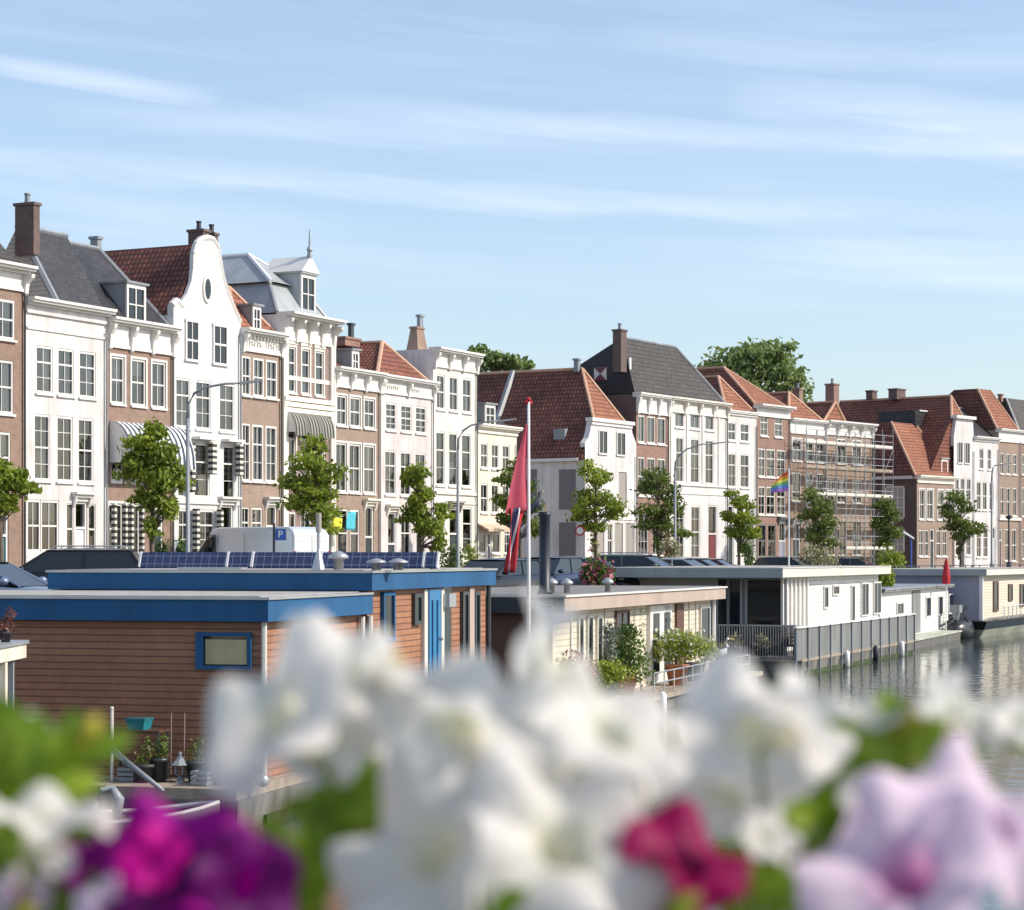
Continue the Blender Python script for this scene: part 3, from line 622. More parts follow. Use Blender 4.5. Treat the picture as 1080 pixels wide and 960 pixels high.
m = MB(); m.lathe([(.14, 0), (.1, .3), (.16, .38), (.05, .6), (.02, 1.4)], ((a+b)/2, .45, z+.8), 8); m.build('finial', 'lead', d)
# H6
r, fr, W, zt = house('brown brick house with white bracketed cornice, yellow and cyan flags at its door', 352, 401, (376, 390), 'brick_pale', [
    ('w', 417, 449, [(355, 365.5), (369, 380), (384, 395)], dict(rows=2, surround='white_trim')), ('w', 467, 519, [(354, 365.5), (368, 380), (383.5, 395)], dict(rows=2, surround='white_trim')),
    ('w', 537, 588, [(356, 367), (369.5, 379)], dict(rows=2, cols=1)), ('d', 534, 590, [(385, 394)], dict(mat='dark_paint', hood='cream_trim', transom=.4))], dict(hf=1.0, nb=4, proj=.45))
vr = 3.2; zr = zz(361, fr.W(1, vr)[1]); roof(r, (0, W, .2, 6.4), zt-.05, (0, W, vr, vr), zr, 'tile_old', gl='brick_brown', gr='brick_brown')
dormer(r, fr, 371.5, 379, 369, 392, .3, 2.0, 'lead', cols=1)
chimney(r, fr, 364, 380, 357, 364, vr-.5, 1, 'brick_red', 0); chimney(r, fr, 370.5, 373.5, 343, 358, vr, .2, 'dark_paint', 0)
# H7
r, fr, W, zt = house('pinkish white canal house with a door hood on scrolled brackets and an orange hipped roof', 401, 457, (430, 399), 'white_pink', [
    ('w', 425, 454, [(407, 418), (423, 434), (438.5, 449.5)], dict(rows=4)), ('w', 475, 522, [(406, 417.5), (422.5, 433.5), (438, 449)], dict(rows=3)),
    ('d', 540, 590, [(409, 418)], dict(mat='dark_paint', hood='cream_trim', transom=.45)), ('w', 540, 585, [(423, 433), (439, 449)], dict(rows=2))], dict(hf=.95, nb=3, proj=.42))
for h0 in (0, 6):
    m = MB()
    for k in range(h0, h0+6): u = .6+k*.22 + (.9 if k > 5 else 0); m.box(u, u+.05, -.07, -.05, zt-.72, zt-.52); m.box(u, u+.24, -.069, -.05, zt-.63+.06*(k % 2), zt-.60+.06*(k % 2))
    m.build('frieze_carving', 'taupe', r)
va = fr.V(403, W/2); roof(r, (0, W, .2, 8), zt-.05, (W/2, W/2, va, 8), zz(361, fr.W(W/2, va)[1]), 'tile_red')
# H8
r, fr, W, zt = house('tall ivory canal house with a flat bracketed cornice and a tapering brick chimney', 457, 503, (480, 370), 'ivory_plaster', [
    ('w', 395, 432, [(460.6, 469), (474, 483), (488, 497)], dict(rows=2)), ('w', 455, 512, [(460, 469), (473.5, 482.5), (487, 496.5)], dict(rows=3, cols=1)),
    ('w', 534, 585, [(461, 469), (488, 497.5)], dict(rows=3, cols=1)), ('d', 536, 590, [(474, 484)], dict(mat='dark_paint', hood='taupe', transom=.35))], dict(hf=1.05, nb=4, proj=.5), side='grey_plaster')
m = MB(); z = fr.Z(480, 522); m.box(0, W, -.1, 0, z, z+.16); m.box(0, W, -.06, 0, z-.5, z-.4); m.build('string_course', 'ivory_plaster', r)
chimney(r, fr, 441, 452, 346, 372, 3.2, .8, 'brick_brown', 0, taper=.2); chimney(r, fr, 443, 446.5, 334, 350, 3.6, .2, 'lead', 0)
# H9
r, fr, W, zt = house('low cream canal house with a striped shop awning, beside the side street', 503, 545, (525, 449), 'cream_plaster', [
    ('w', 467, 494, [(507, 514.5), (518.5, 526), (530, 537.5)], dict(rows=2)), ('w', 510, 541, [(507, 514.5), (518.5, 526), (530, 537.5)], dict(rows=2)),
    ('w', 562, 584, [(505, 513), (519.5, 528)], dict(rows=1, cols=1)), ('d', 562, 590, [(514.5, 518.5)], {}), ('w', 553, 584, [(532, 538)], {})], dict(hf=.5, nb=0, proj=.4, mat='cream_trim'))
m = MB(); z = fr.Z(507, 552); m.hexa([(.1, -.7, z-.45), (2.9, -.7, z-.45), (2.9, -.02, z-.1), (.1, -.02, z-.1)], [(.1, -.7, z-.35), (2.9, -.7, z-.35), (2.9, -.02, z), (.1, -.02, z)]); m.build('shop_awning', 'awning_orange', r)
roof(r, (0, W, .2, 7), zt-.05, (0, W, 2.6, 2.6), zt+1.3, 'slate_brown', gl='cream_plaster', gr='cream_plaster', capmat='lead')
dormer(r, fr, 512, 522.5, 426, 449, .3, 2.0, 'lead', cols=1)
# H10 red roof house, gable end to the canal
r, fr, W, zt = house('white gabled house with a huge dark red tiled roof and grey shutters', 617, 671, (640, 472), 'white_plaster', [
    ('w', 498, 535, [(627, 634.5)], dict(rows=2)), ('s', 498, 535, [(652.5, 661)], dict(mat='taupe')),
    ('s', 552, 588, [(624, 637.5)], dict(mat='taupe')), ('w', 552, 588, [(641, 646)], dict(rows=2)), ('s', 552, 588, [(648.5, 657)], dict(mat='taupe')), ('s', 552, 588, [(660, 668.5)], dict(mat='taupe'))], None, depth=10, side='white_plaster', side_top=484)
g = px_poly(fr, [(617, 474), (617, 467), (620.5, 462), (622.5, 454), (624, 445), (665, 445.5), (667, 457), (671, 468), (671, 476)]); g[0] = (0, zt-.1); g[-1] = (W, zt-.1)
m = MB(); m.prism(g[::-1], -.004, .35); gb = m.build('gable', 'white_plaster', r)
m = MB(); z = fr.Z(640, 446); a, b = fr.U(624), fr.U(665); m.box(a-.25, b+.25, -.2, .3, z+.0, z+.22); m.box(a-.1, b+.1, -.1, .3, z-.2, z-.001); m.build('gable_cornice', 'white_trim', gb)
for (p, q) in ((631, 640), (650, 659)):
    u0, u1 = fr.U(p), fr.U(q); z0, z1 = fr.Z(635, 478), fr.Z(635, 455); z0 = max(z0, zt+.02) if False else z0
    m = MB(); m.box(u0+.07, u1-.07, -.03, -.01, z0, z1); m.build('gable_window_glass', 'car_glass', gb)
    m = MB(); m.box(u0, u0+.07, -.07, 0, z0, z1); m.box(u1-.07, u1, -.07, 0, z0, z1); m.box(u0-.05, u1+.05, -.1, 0, z0-.1, z0); m.box(u0, u1, -.07, 0, z1, z1+.08); m.box((u0+u1)/2-.025, (u0+u1)/2+.025, -.05, 0, z0, z1); m.build('gable_window', 'white_trim', gb)
z0 = zz(484, fr.Y); va = fr.V(614, W/2); zr = zz(389, fr.W(W/2, va)[1])
roof(r, (-.25, W+.2, .1, 16), z0, (W/2, W/2, va, 16), zr, 'tile_old', zh=fr.Z(640, 445)+.1, front='tile_orange')
m = MB(); m.box(-.32, -.02, .36, 15.5, z0-.12, z0+.06); m.build('gutter', 'white_trim', r)
for (p, q, y0, y1) in ((590, 607, 495, 537), (590, 607, 551, 586), (560, 566, 495, 537)):
    v0, v1 = fr.V(q), fr.V(p); Y = fr.W(0, v0)[1]; m = MB(); m.box(-.05, .012, v0, v1, zz(y1, Y), zz(y0, Y)); m.build('shutter', 'shutter_grey', r)
v0 = fr.V(606, .9); m = MB(); vv = fr.V(601, 1.2); Y = fr.W(1.2, vv)[1]; z_ = zz(462, Y); m.box(.55, 1.2, vv, vv+.8, z_-.5, z_+.55); m.build('skylight', 'lead', r)
va2 = fr.V(519, .8); m = MB(); m.tube([(W*.5, va2, zr+.02), (-.2, va2, z0+.1)], .22, 6); m.build('lead_strip', 'lead', r)
chimney(r, fr, 609.5, 612, 380, 392, va+.1, .3, 'lead', 0)
m = MB(); m.box(.0, W, -.05, 0, fr.Z(640, 548), fr.Z(640, 545)); m.build('string_course', 'white_trim', r)
# H11 a+b shared big roof, built as two house fronts
r, fr, W, zt = house('brown brick house under a dark roof with red and white shutter on its gable', 671, 705, (688, 416), 'brick_red', [
    ('w', 438, 467, [(673, 680), (682.5, 691), (693.5, 702)], dict(rows=1, curtain=.6)), ('w', 482, 523, [(673, 680), (682.5, 691), (693.5, 702)], dict(rows=2)),
    ('w', 541, 586, [(673, 684), (688, 700)], dict(rows=3, cols=3))], dict(hf=1.3, nb=4, proj=.4), side='brick_dark')  # side brick darker than the front: its shade is put into the colour
vr = fr.V(656, 0); zr = zz(356, fr.W(0, vr)[1]); ZR2, VR2 = zr, vr
roof(r, (0, W, .1, 8), zt-.05, (0, W, vr, vr), zr, 'slate_brown', gl='slate', gr='slate', capmat='lead')
chimney(r, fr, 655, 661, 349, 392, vr-.4, .6, 'brick_dark', 1, potmat='lead')
m = MB(); v0, v1 = fr.V(640), fr.V(627); Y = fr.W(0, v0)[1]; z0, z1 = zz(401, Y), zz(387, Y); m.box(-.06, 0, v0, v1, z0, z1); sh = m.build('hourglass_shutter', 'white_trim', r)
vm, zm = (v0+v1)/2, (z0+z1)/2; m = MB(); m.prismx([(v0, z1), (v1, z1), (vm, zm)], -.09, -.061); m.prismx([(v0, z0), (vm, zm), (v1, z0)], -.09, -.061); m.build('shutter_triangles', 'red_door', sh)
for p, v in ((656, .5), (674, 1.2)):
    m = MB(); u = fr.U(p, v) if p > 660 else .05; Y = fr.W(u, v)[1]; m.box(u, u+.22, v, v+.2, zz(392, Y)-.4, zz(377, Y)); m.build('roof_vent', 'white_metal', r)
r, fr, W, zt = house('wide white house with pilasters and a dark red door under the large dark roof', 705, 767, (735, 422), 'white_plaster', [
    ('w', 435, 451, [(712, 721.5), (728, 738), (744, 753)], dict(rows=1, curtain=.6)), ('w', 461, 509, [(713, 721), (728.5, 737.5), (744, 752.5)], dict(rows=3)),
    ('w', 533, 589, [(713, 721.5), (729, 738)], dict(rows=4, sill='white_plaster')), ('d', 533, 590, [(747, 756.5)], dict(mat='red_door', transom=.4))], dict(hf=1.0, nb=5, proj=.45, mat='ivory_plaster'))
ub = fr.U(712, VR2); roof(r, (0, W, .1, 8), zt-.05, (0, ub, VR2, VR2), ZR2-.03, 'slate_brown', gl='slate', capmat='lead')
m = MB(); z = fr.Z(735, 513); m.box(.05, W-.05, -.1, 0, z, z+.12); m.box(.05, W-.05, -.06, 0, z-.55, z-.45); m.build('string_course', 'ivory_plaster', r)
m = MB()
for p in (708, 724.5, 741, 758): u = fr.U(p); m.box(u-.12, u+.12, -.06, 0, fr.Z(735, 513)+.2, zt-1.0)
m.build('pilaster', 'ivory_plaster', r)
vv = .9; u = fr.U(697, vv); Y = fr.W(max(u, 0), vv)[1]; m = MB(); u = .1; m.hexa([(u, .7, zz(398, Y)), (u+1, .7, zz(398, Y)), (u+1, .9, zz(398, Y)), (u, .9, zz(398, Y))], [(u, 1.1, zz(382, Y)), (u+1, 1.1, zz(382, Y)), (u+1, 1.3, zz(382, Y)), (u, 1.3, zz(382, Y))]); m.build('skylight', 'white_metal', r)
# H12
r, fr, W, zt = house('narrow white canal house two windows wide under a pointed orange hipped roof', 767, 798, (780, 433.5), 'white_plaster', [
    ('w', 445, 465, [(768, 776), (781, 790)], dict(rows=2, frame='white_metal', curtain=.9)), ('w', 478, 514, [(768, 776), (781, 790)], dict(rows=3, curtain=.9)),
    ('w', 530, 585, [(777, 784)], dict(rows=2)), ('d', 533, 590, [(768, 774)], {}), ('s', 530, 588, [(786, 795)], dict(mat='fence_grey'))], dict(hf=.35, nb=0, proj=.25))
va = fr.V(757.5, W/2); roof(r, (0, W, .1, 8), zt-.05, (W/2, W/2, va, 8), zz(397, fr.W(W/2, va)[1]), 'tile_red', front='tile_orange')
# H13
r, fr, W, zt = house('brown brick canal house with a plain white fascia, behind the rainbow flag', 798, 833, (816, 428), 'brick_red', [
    ('w', 438, 460, [(802, 810), (817, 825.5)], dict(rows=3)), ('w', 473, 503, [(800, 807), (808.5, 817.5), (819.5, 828.5)], dict(rows=3)), ('w', 513, 543, [(800, 807), (808.5, 817.5), (819.5, 828.5)], dict(rows=3)),
    ('w', 553, 588, [(800, 808), (810, 818)], dict(rows=2, frame='fence_grey')), ('d', 551, 590, [(821.5, 829)], dict(mat='violet_grey', hood='fence_grey', transom=.35))], dict(hf=.85, nb=0, proj=.55))
va = fr.V(763, W/2); roof(r, (0, W, .1, 10), zt-.05, (W/2, W/2, va, 10), zz(387.5, fr.W(W/2, va)[1]), 'tile_red', front='tile_orange')
# H14
r, fr, W, zt = house('dark brick canal house with a white attic band, left of the scaffolded house', 833, 870, (851, 442.5), 'brick_brown', [
    ('w', 463, 486, [(835.5, 845), (849, 858), (861.5, 869)], dict(rows=2, surround='white_trim')), ('w', 498, 529, [(835.5, 845), (849, 858), (861.5, 869)], dict(rows=3)),
    ('d', 552, 590, [(836.5, 844)], dict(mat='dark_paint', hood='white_trim', transom=.3)), ('w', 553, 586, [(849, 857), (860.5, 868)], {})], dict(hf=1.1, nb=0, proj=.4))
va = fr.V(832, W/2); roof(r, (0, W, .1, 10), zt-.05, (W/2, W/2, va, 10), zz(414, fr.W(W/2, va)[1]), 'tile_red', front='tile_orange')
chimney(r, fr, 843, 847, 411, 432, 3.0, .6, 'brick_brown', 1, potmat='lead')
# H15
r, fr, W, zt = house('yellowish brown brick canal house wrapped in scaffolding with an ornate white frieze', 870, 920, (895, 445.5), 'brick_pale', [
    ('w', 463, 489, [(882.5, 892), (899, 908.5)], dict(rows=1, proud=.03)), ('w', 505, 530, [(873, 880), (883, 892), (899, 909)], dict(rows=2)), ('w', 548, 586, [(873, 881), (885, 893), (899, 909)], dict(rows=2))],
    dict(hf=1.05, nb=5, proj=.55), side='brick_red')
va = fr.V(881, 1.6); roof(r, (0, 3.2, .1, 10), zt-.05, (1.6, 1.6, va, 10), zz(424, fr.W(1.6, va)[1]), 'tile_old', front='tile_orange')
chimney(r, fr, 879.5, 885, 406, 432, 2.4, .75, 'brick_red', 1, potmat='lead')
# H16 low brick corner house
r, fr, W, zt = house('low brick corner house of two storeys with a steep orange roof and one dormer', 967, 1006, (985, 502), 'brick_pale', [
    ('w', 516, 548, [(969.5, 975), (977.5, 984), (989, 995), (997.5, 1003)], dict(rows=2, surround='white_trim')),
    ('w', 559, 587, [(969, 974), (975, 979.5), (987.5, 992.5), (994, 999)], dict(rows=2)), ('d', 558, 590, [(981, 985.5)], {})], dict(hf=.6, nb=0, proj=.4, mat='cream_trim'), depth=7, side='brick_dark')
ua = 1.3; va = fr.V(940, ua); ub = fr.U(965, va); zr = zz(445, fr.W(ua, va)[1])
roof(r, (-.2, W+.2, .0, 8.6), zt-.05, (ua, max(ub, ua+.8), va, 7.0), zr, 'tile_old', front='tile_orange')
dormer(r, fr, 993, 1000, 484, 504, .3, 1.8, 'zinc', cols=1)
for (p, q, y0, y1) in ((935, 953, 514, 546), (935, 953, 558, 582)):
    v0, v1 = fr.V(q), fr.V(p); Y = fr.W(0, v0)[1]; m = MB(); a, b = zz(y1, Y), zz(y0, Y); m.box(-.03, .011, v0, v1, a, b); f = m.build('side_window', 'curtain_dim', r)
    m = MB(); m.box(-.07, .01, v0-.1, v0, a, b); m.box(-.07, .01, v1, v1+.1, a, b); m.box(-.07, .01, v0, v1, b, b+.1); m.box(-.07, .01, v0, v1, a-.1, a)
    for k in (1, 2): vq = v0+(v1-v0)*k/3; m.box(-.06, -.031, vq-.03, vq+.03, a, b); zq = a+(b-a)*k/3; m.box(-.062, -.0312, v0, v1, zq-.03, zq+.03)
    m.build('window_bars', 'cream_trim', f)
m = MB(); m.box(-.25, .0, .3, 7, zt-.3, zt-.06); m.build('side_gutter', 'white_trim', r)
# H17 with big red roof behind
r, fr, W, zt = house('slim white gabled house whose long red roof runs behind the low corner house', 1006, 1027, (1016, 470), 'white_plaster', [
    ('w', 504, 528, [(1007.5, 1011.5), (1013, 1017.5), (1019.5, 1024)], dict(rows=2)), ('w', 556, 586, [(1008, 1013), (1019, 1024)], dict(rows=3)), ('d', 558, 590, [(1014, 1018)], {})], None, depth=9, side_top=500)
g = px_poly(fr, [(1006, 472), (1006, 460), (1007.5, 450), (1008.5, 441), (1026, 443), (1027, 460), (1027, 473)]); g[0] = (0, zt-.1); g[-1] = (W, zt-.1)
m = MB(); m.prism(g[::-1], -.004, .35); gb = m.build('gable', 'white_plaster', r)
m = MB(); z = fr.Z(1016, 442); m.box(.1, W, -.25, .35, z, z+.25); m.build('gable_cornice', 'white_trim', gb)
for (p, q) in ((1010, 1014.5), (1017.5, 1022)):
    u0, u1 = fr.U(p), fr.U(q); z0, z1 = fr.Z(1013, 488), fr.Z(1013, 467); m = MB(); m.box(u0, u1, -.03, -.01, z0, z1); m.build('gable_window_glass', 'car_glass', gb)
    m = MB(); m.box(u0-.06, u0, -.07, 0, z0, z1); m.box(u1, u1+.06, -.07, 0, z0, z1); m.box(u0-.1, u1+.1, -.1, 0, z0-.1, z0); m.box((u0+u1)/2-.02, (u0+u1)/2+.02, -.05, 0, z0, z1); m.build('gable_window', 'white_trim', gb)
va = fr.V(1003, W/2); zr = zz(417.5, fr.W(W/2, va)[1]); vb = fr.V(886, W/2)
roof(r, (-3.4, W+.1, .3, vb+1), zz(500, fr.Y), (W/2, W/2, va, vb), zr, 'tile_red', zh=fr.Z(1016, 441), front='tile_orange')
chimney(r, fr, 946, 955, 411, 421, fr.V(950, W/2), .8, 'brick_dark', 0); chimney(r, fr, 920, 925, 413, 421, fr.V(922, W/2), .6, 'brick_dark', 0)
vq = fr.V(962, -.3); Y = fr.W(-.3, vq)[1]; m = MB(); m.box(-1.2, .9, vq-.8, vq+2.6, zz(455, Y), zz(434, Y)); d = m.build('dormer', 'slate', r)
m = MB(); m.box(.86, .99, vq-.9, vq-.801, zz(452, Y), zz(434, Y)); m.box(-.6, .86, vq-.9, vq-.801, zz(434.5, Y), zz(433, Y)); m.build('dormer_edge', 'white_metal', d)
# H18
r, fr, W, zt = house('plain white canal house with a low dark roof, right of the white gable', 1027, 1053, (1040, 461), 'white_plaster', [
    ('w', 473, 495, [(1033, 1037.5), (1041.5, 1045.5)], dict(rows=2)), ('w', 508, 538, [(1030, 1034.5), (1036.5, 1041), (1043.5, 1048)], dict(rows=2)), ('w', 556, 588, [(1030, 1035), (1037, 1042)], dict(rows=3)), ('d', 556, 590, [(1045, 1050)], dict(mat='white_metal'))],
    dict(hf=.4, nb=0, proj=.35))
roof(r, (0, W, .2, 8), zt-.05, (0, W, 3.4, 3.4), zt+2.6, 'slate', gl='slate', gr='slate', capmat='lead')
# H19
r, fr, W, zt = house('brown brick canal house with a steep flat-topped orange roof, near the right edge', 1053, 1076, (1065, 453), 'brick_pale', [
    ('w', 478, 500, [(1055, 1059), (1061, 1065.5), (1068, 1072.5)], dict(rows=2)), ('w', 514, 544, [(1055, 1059), (1061, 1065.5), (1068, 1072.5)], dict(rows=2, sill='cream_trim')), ('d', 558, 590, [(1054, 1057)], dict(mat='red_door')), ('w', 558, 592, [(1060, 1065), (1067, 1072)], dict(rows=2))],
    dict(hf=1.1, nb=0, proj=.35))
ua = .7; va = fr.V(1031, ua); ub = fr.U(1044, va); roof(r, (0, W, .1, 9), zt-.05, (ua, ub, va, va+2.2), zz(410, fr.W(ua, va)[1]), 'tile_old', front='tile_orange')
m = MB(); m.box(0, W, -.06, .0, .12, fr.Z(1065, 550)); m.box(0, W, -.14, 0, fr.Z(1065, 549), fr.Z(1065, 546)) ; m.v = m.v[8:]; m.f = [tuple(i-8 for i in f) for f in m.f[6:]]; m.build('string_course', 'cream_trim', r)
# H20
r, fr, W, zt = house('brown brick canal house under a dark roof, cut by the right edge of the view', 1076, 1110, (1085, 455), 'brick_brown', [
    ('w', 479, 501, [(1078, 1083), (1086, 1091), (1095, 1100)], dict(rows=2)), ('w', 514, 545, [(1078, 1083), (1086, 1091), (1095, 1100)], dict(rows=2)), ('w', 558, 590, [(1078, 1083), (1086, 1091)], dict(rows=2)), ('d', 560, 590, [(1095, 1100)], {})],
    dict(hf=1.1, nb=0, proj=.35))
va = fr.V(1062, 1); roof(r, (0, W, .1, 9), zt-.05, (.8, W-1, va, va+1), zz(420, fr.W(1, va)[1]), 'slate_brown', capmat='lead'); chimney(r, fr, 1056, 1058, 417, 424, va, .3, 'brick_red', 0)

# ------------------------------------------------------------------ houseboats
def srect(fr, p, q, yt, yb, v=0):
    u0, u1 = fr.U(p, v), fr.U(q, v); Y = fr.W((u0+u1)/2, v)[1]; return u0, u1, zz(yb, Y), zz(yt, Y)
def frect(fr, p, q, yt, yb, u=0):             # on the end wall facing the camera: v grows to the left
    v0, v1 = fr.V(q, u), fr.V(p, u); Y = fr.W(u, (v0+v1)/2)[1]; return v0, v1, zz(yb, Y), zz(yt, Y)
def bwin(root, a, b, c, e, y, frame='white_trim', fw=.07, bars=0, name='window', backing=True):
    m = MB(); m.box(a, b, y-.05, y+.03, c, c+fw); m.box(a, b, y-.05, y+.03, e-fw, e); m.box(a, a+fw, y-.049, y+.03, c+fw, e-fw); m.box(b-fw, b, y-.049, y+.03, c+fw, e-fw)
    for k in range(bars): u = a+(b-a)*(k+1)/(bars+1); m.box(u-.02, u+.02, y-.04, y+.02, c+fw, e-fw)
    f = m.build(name, frame, root); p = MB(); p.box(a+fw, b-fw, y-.02, y-.012, c+fw, e-fw); p.build('pane', 'car_glass', f); return f
def hull(root, L_, W_, v0, z1, mat, x0=0, side=.12):
    m = MB(); m.hexa([(x0+side, v0+side, -2.9), (L_-side, v0+side, -2.9), (L_-side, W_-side, -2.9), (x0+side, W_-side, -2.9)], [(x0, v0, z1), (L_, v0, z1), (L_, W_, z1), (x0, W_, z1)]); return m.build('hull', mat, root)
def boatroot(label, X, Y, tx, group='houseboats moored along the quay'):
    fr = Frame(X, Y, tx, 1); return thing('houseboat', label, 'houseboat', (X, Y, 0), fr.rz, group), fr
def box_part(root, name, mat, *b):
    m = MB(); m.box(*b); return m.build(name, mat, root)
# --- blue trimmed houseboat
r, fr = boatroot('brown clad houseboat with bright blue fascias and solar panels on its roof', -3.58, 32, .274); BL = fr; BLR = r
u1 = 4.62; Lb = 12.25; WB = 7.0
hull(r, Lb-.1, WB+.3, -.05, -1.96, 'hull_grey', -1.25)
dk = box_part(r, 'deck', 'wood_weathered', -1.2, Lb-.2, -.0, WB+.2, -1.955, -1.80)
def open_side(root, name, mat, x0, x1, y0, y1, z0, z1):
    return box_part(root, name, mat, x0, x1, y0, y1, z0, z1)
open_side(r, 'lower_wall', 'cladding', .22, u1, .18, WB-.2, -1.80, .53)
open_side(r, 'upper_wall', 'cladding', u1+.22, Lb-.2, .14, 6.0, -1.80, .92)
m = MB(); m.box(0, u1+.1, 0, WB, .54, .86); m.build('lower_fascia', 'blue_paint', r); box_part(r, 'fascia_trim', 'steel', -.03, u1+.06, -.03, WB+.03, .862, .90)
m = MB(); m.box(u1, Lb, -.02, 5.95, .93, 1.22); m.build('upper_fascia', 'blue_paint', r); box_part(r, 'roof_edge_trim', 'steel', u1-.03, Lb+.03, -.05, 5.98, 1.222, 1.262)
box_part(r, 'lower_roof', 'gravel_roof', .2, u1, .2, WB-.2, .902, .912); box_part(r, 'upper_roof', 'gravel_roof', u1+.2, Lb-.2, .2, 5.7, 1.264, 1.274)
a, b, c, e = frect(fr, 208, 266, 667, 706, .22)
m = MB(); x = .22; f = .055; m.box(x-.07, x, a, b, c, c+f); m.box(x-.07, x, a, b, e-f, e); m.box(x-.069, x, a, a+f, c+f, e-f); m.box(x-.069, x, b-f*2.2, b, c+f, e-f)
w_ = m.build('end_window', 'blue_paint', r); box_part(w_, 'pane', 'car_glass', x-.02, x-.01, a+f, b-f, c+f, e-f); box_part(w_, 'blind', 'blind_straw', x-.03, x-.021, a+f+.02, b-f*2.6, c+f+.02, e-f-.05)
for (p, q, yt, yb, mat) in ((401, 413.5, 624, 677, 'blue_paint'), (434, 442, 626, 659, 'dark_paint'), (485, 491.5, 624, 712, 'dark_paint'), (498, 503.5, 624, 712, 'dark_paint')):
    a, b, c, e = srect(fr, p, q, yt, yb, .14); bwin(r, a, b, max(c, -1.75), min(e, .9), .12, mat)
for (p, q) in ((492, 497), (444, 447.5), (462, 465)):
    a, b, c, e = srect(fr, p, q, 624, 712, .14); box_part(r, 'window_post', 'cream_soffit' if p == 492 else 'pale_fascia', a, b, .07, .139, -1.75, .9)
a, b, c, e = srect(fr, 448, 460, 622, 712, .14); m = MB(); m.box(a, b, .05, .139, -1.78, .9); d = m.build('door', 'blue_door', r)
m = MB(); m.box(a+.15, a+.2, .03, .05, -1.5, .7); m.box(b-.25, b-.2, .03, .05, -1.5, .7); m.build('door_rail', 'blue_paint', d)
m = MB(); m.ball((b-.12, 0, zz(673, 40.5)), .045, 8, 5); m.build('handle', 'steel', d)
a, b, c, e = srect(fr, 466, 473, 626, 640, .1); m = MB(); m.box(a, b, -.05, .13, c, e); m.build('wall_lamp', 'steel', r)
a, b, c, e = srect(fr, 466, 474, 640, 712, .14); box_part(r, 'dark_window_strip', 'car_glass', a, b, .1, .139, -1.75, c+2)
m = MB(); m.tube([(.15, .12, .53), (.15, .12, -1.8)], .045, 8); m.build('corner_downpipe', 'pale_fascia', r)
m = MB(); m.tube([(Lb-.12, .1, .92), (Lb-.12, .1, -1.8)], .05, 8); m.build('corner_downpipe', 'dark_paint', r)
m = MB(); a = fr.U(382, .1); m.tube([(a, .1, .5), (a, .1, -1.8)], .05, 8); m.tube([(a+.4, .1, .5), (a+.4, .1, -1.8)], .05, 8); m.build('corner_downpipe', 'pale_fascia', r)
xp = 8.6
for (p, q, y2) in ((148, 238, 583), (240.5, 264, 583), (267, 336, 583), (339, 445, 583), (447.5, 461, 584)):
    v0, v1 = fr.V(q, xp), fr.V(p, xp); v0 = max(v0, .1); Y = fr.W(xp, v0)[1]; h = zz(583, Y)-1.29; dd = .10
    m = MB(); m.hexa([(xp, v0, 1.30), (xp+.02, v0, 1.27), (xp+.02, v1, 1.27), (xp, v1, 1.30)], [(xp+dd, v0, 1.30+h), (xp+dd+.02, v0, 1.27+h), (xp+dd+.02, v1, 1.27+h), (xp+dd, v1, 1.30+h)]); s_ = m.build('solar_panel', 'solar_cells', r)
    for v in (v0-.03, v1+.01):
        m = MB(); m.hexa([(xp-.03, v, 1.31), (xp+.05, v, 1.27), (xp+.05, v+.03, 1.27), (xp-.03, v+.03, 1.31)], [(xp+dd-.02, v, 1.32+h), (xp+dd+.05, v, 1.28+h), (xp+dd+.05, v+.03, 1.28+h), (xp+dd-.02, v+.03, 1.32+h)])
        m.build('panel_frame', 'white_metal', s_)
def vent(root, x, y, z, h, r_=.13, mat='steel'):
    m = MB(); m.lathe([(r_*.55, 0), (r_*.5, h*.55), (r_*1.1, h*.6), (r_*1.05, h*.75), (r_*.35, h*.95), (.01, h)], (x, y, z), 12); return m.build('roof_vent', mat, root, True)
for p, yb, h in ((357, 604, .33), (397, 604, .2), (420, 604, .2)):
    x = 5.4; v = fr.V(p, x); vent(r, x, v, 1.27, h, .16)
x = 5.6; v = fr.V(336, x); m = MB(); m.lathe([(.12, 0), (.03, .35), (.035, .65)], (x, v, 1.27), 10); pp = m.build('flue', 'steel', r); m = MB(); m.lathe([(.05, .65), (.05, .98)], (x, v, 1.27), 10); m.build('flue_cap', 'taupe', pp)
v = fr.V(206, 5.5); box_part(r, 'roof_hatch', 'steel', 5.4, 5.7, v-.9, v+.3, 1.275, 1.31)
# --- cream houseboat
r, fr = boatroot('cream houseboat with a black number board and flowers on its side deck', 1.19, 49, .34); CR = fr; CRR = r
Lc, WC = 15.8, 5.6
hull(r, Lc+.6, WC, -.85, -2.0, 'hull_grey', -.3); box_part(r, 'side_deck', 'wood_weathered', -.3, Lc+.7, -.95, WC, -1.995, -1.88)
box_part(r, 'wall', 'boards_cream', .35, Lc-.3, .4, WC-.3, -1.88, .26)
box_part(r, 'end_wall', 'wood_brown', .28, .349, .4, WC-.3, -1.88, .26)  # dark against the cream sides: the shade of this end is painted in
box_part(r, 'soffit', 'cream_soffit', .01, Lc, .01, WC, .262, .58); box_part(r, 'roof', 'roof_felt', .1, Lc-.1, .1, WC-.1, .625, .635)
m = MB(); m.box(-.04, Lc+.03, -.04, WC+.04, .582, .624); m.build('roof_edge', 'white_trim', r)
nb_ = box_part(r, 'number_board', 'dark_paint', -.06, -.001, .02, 3.2, .22, .56)
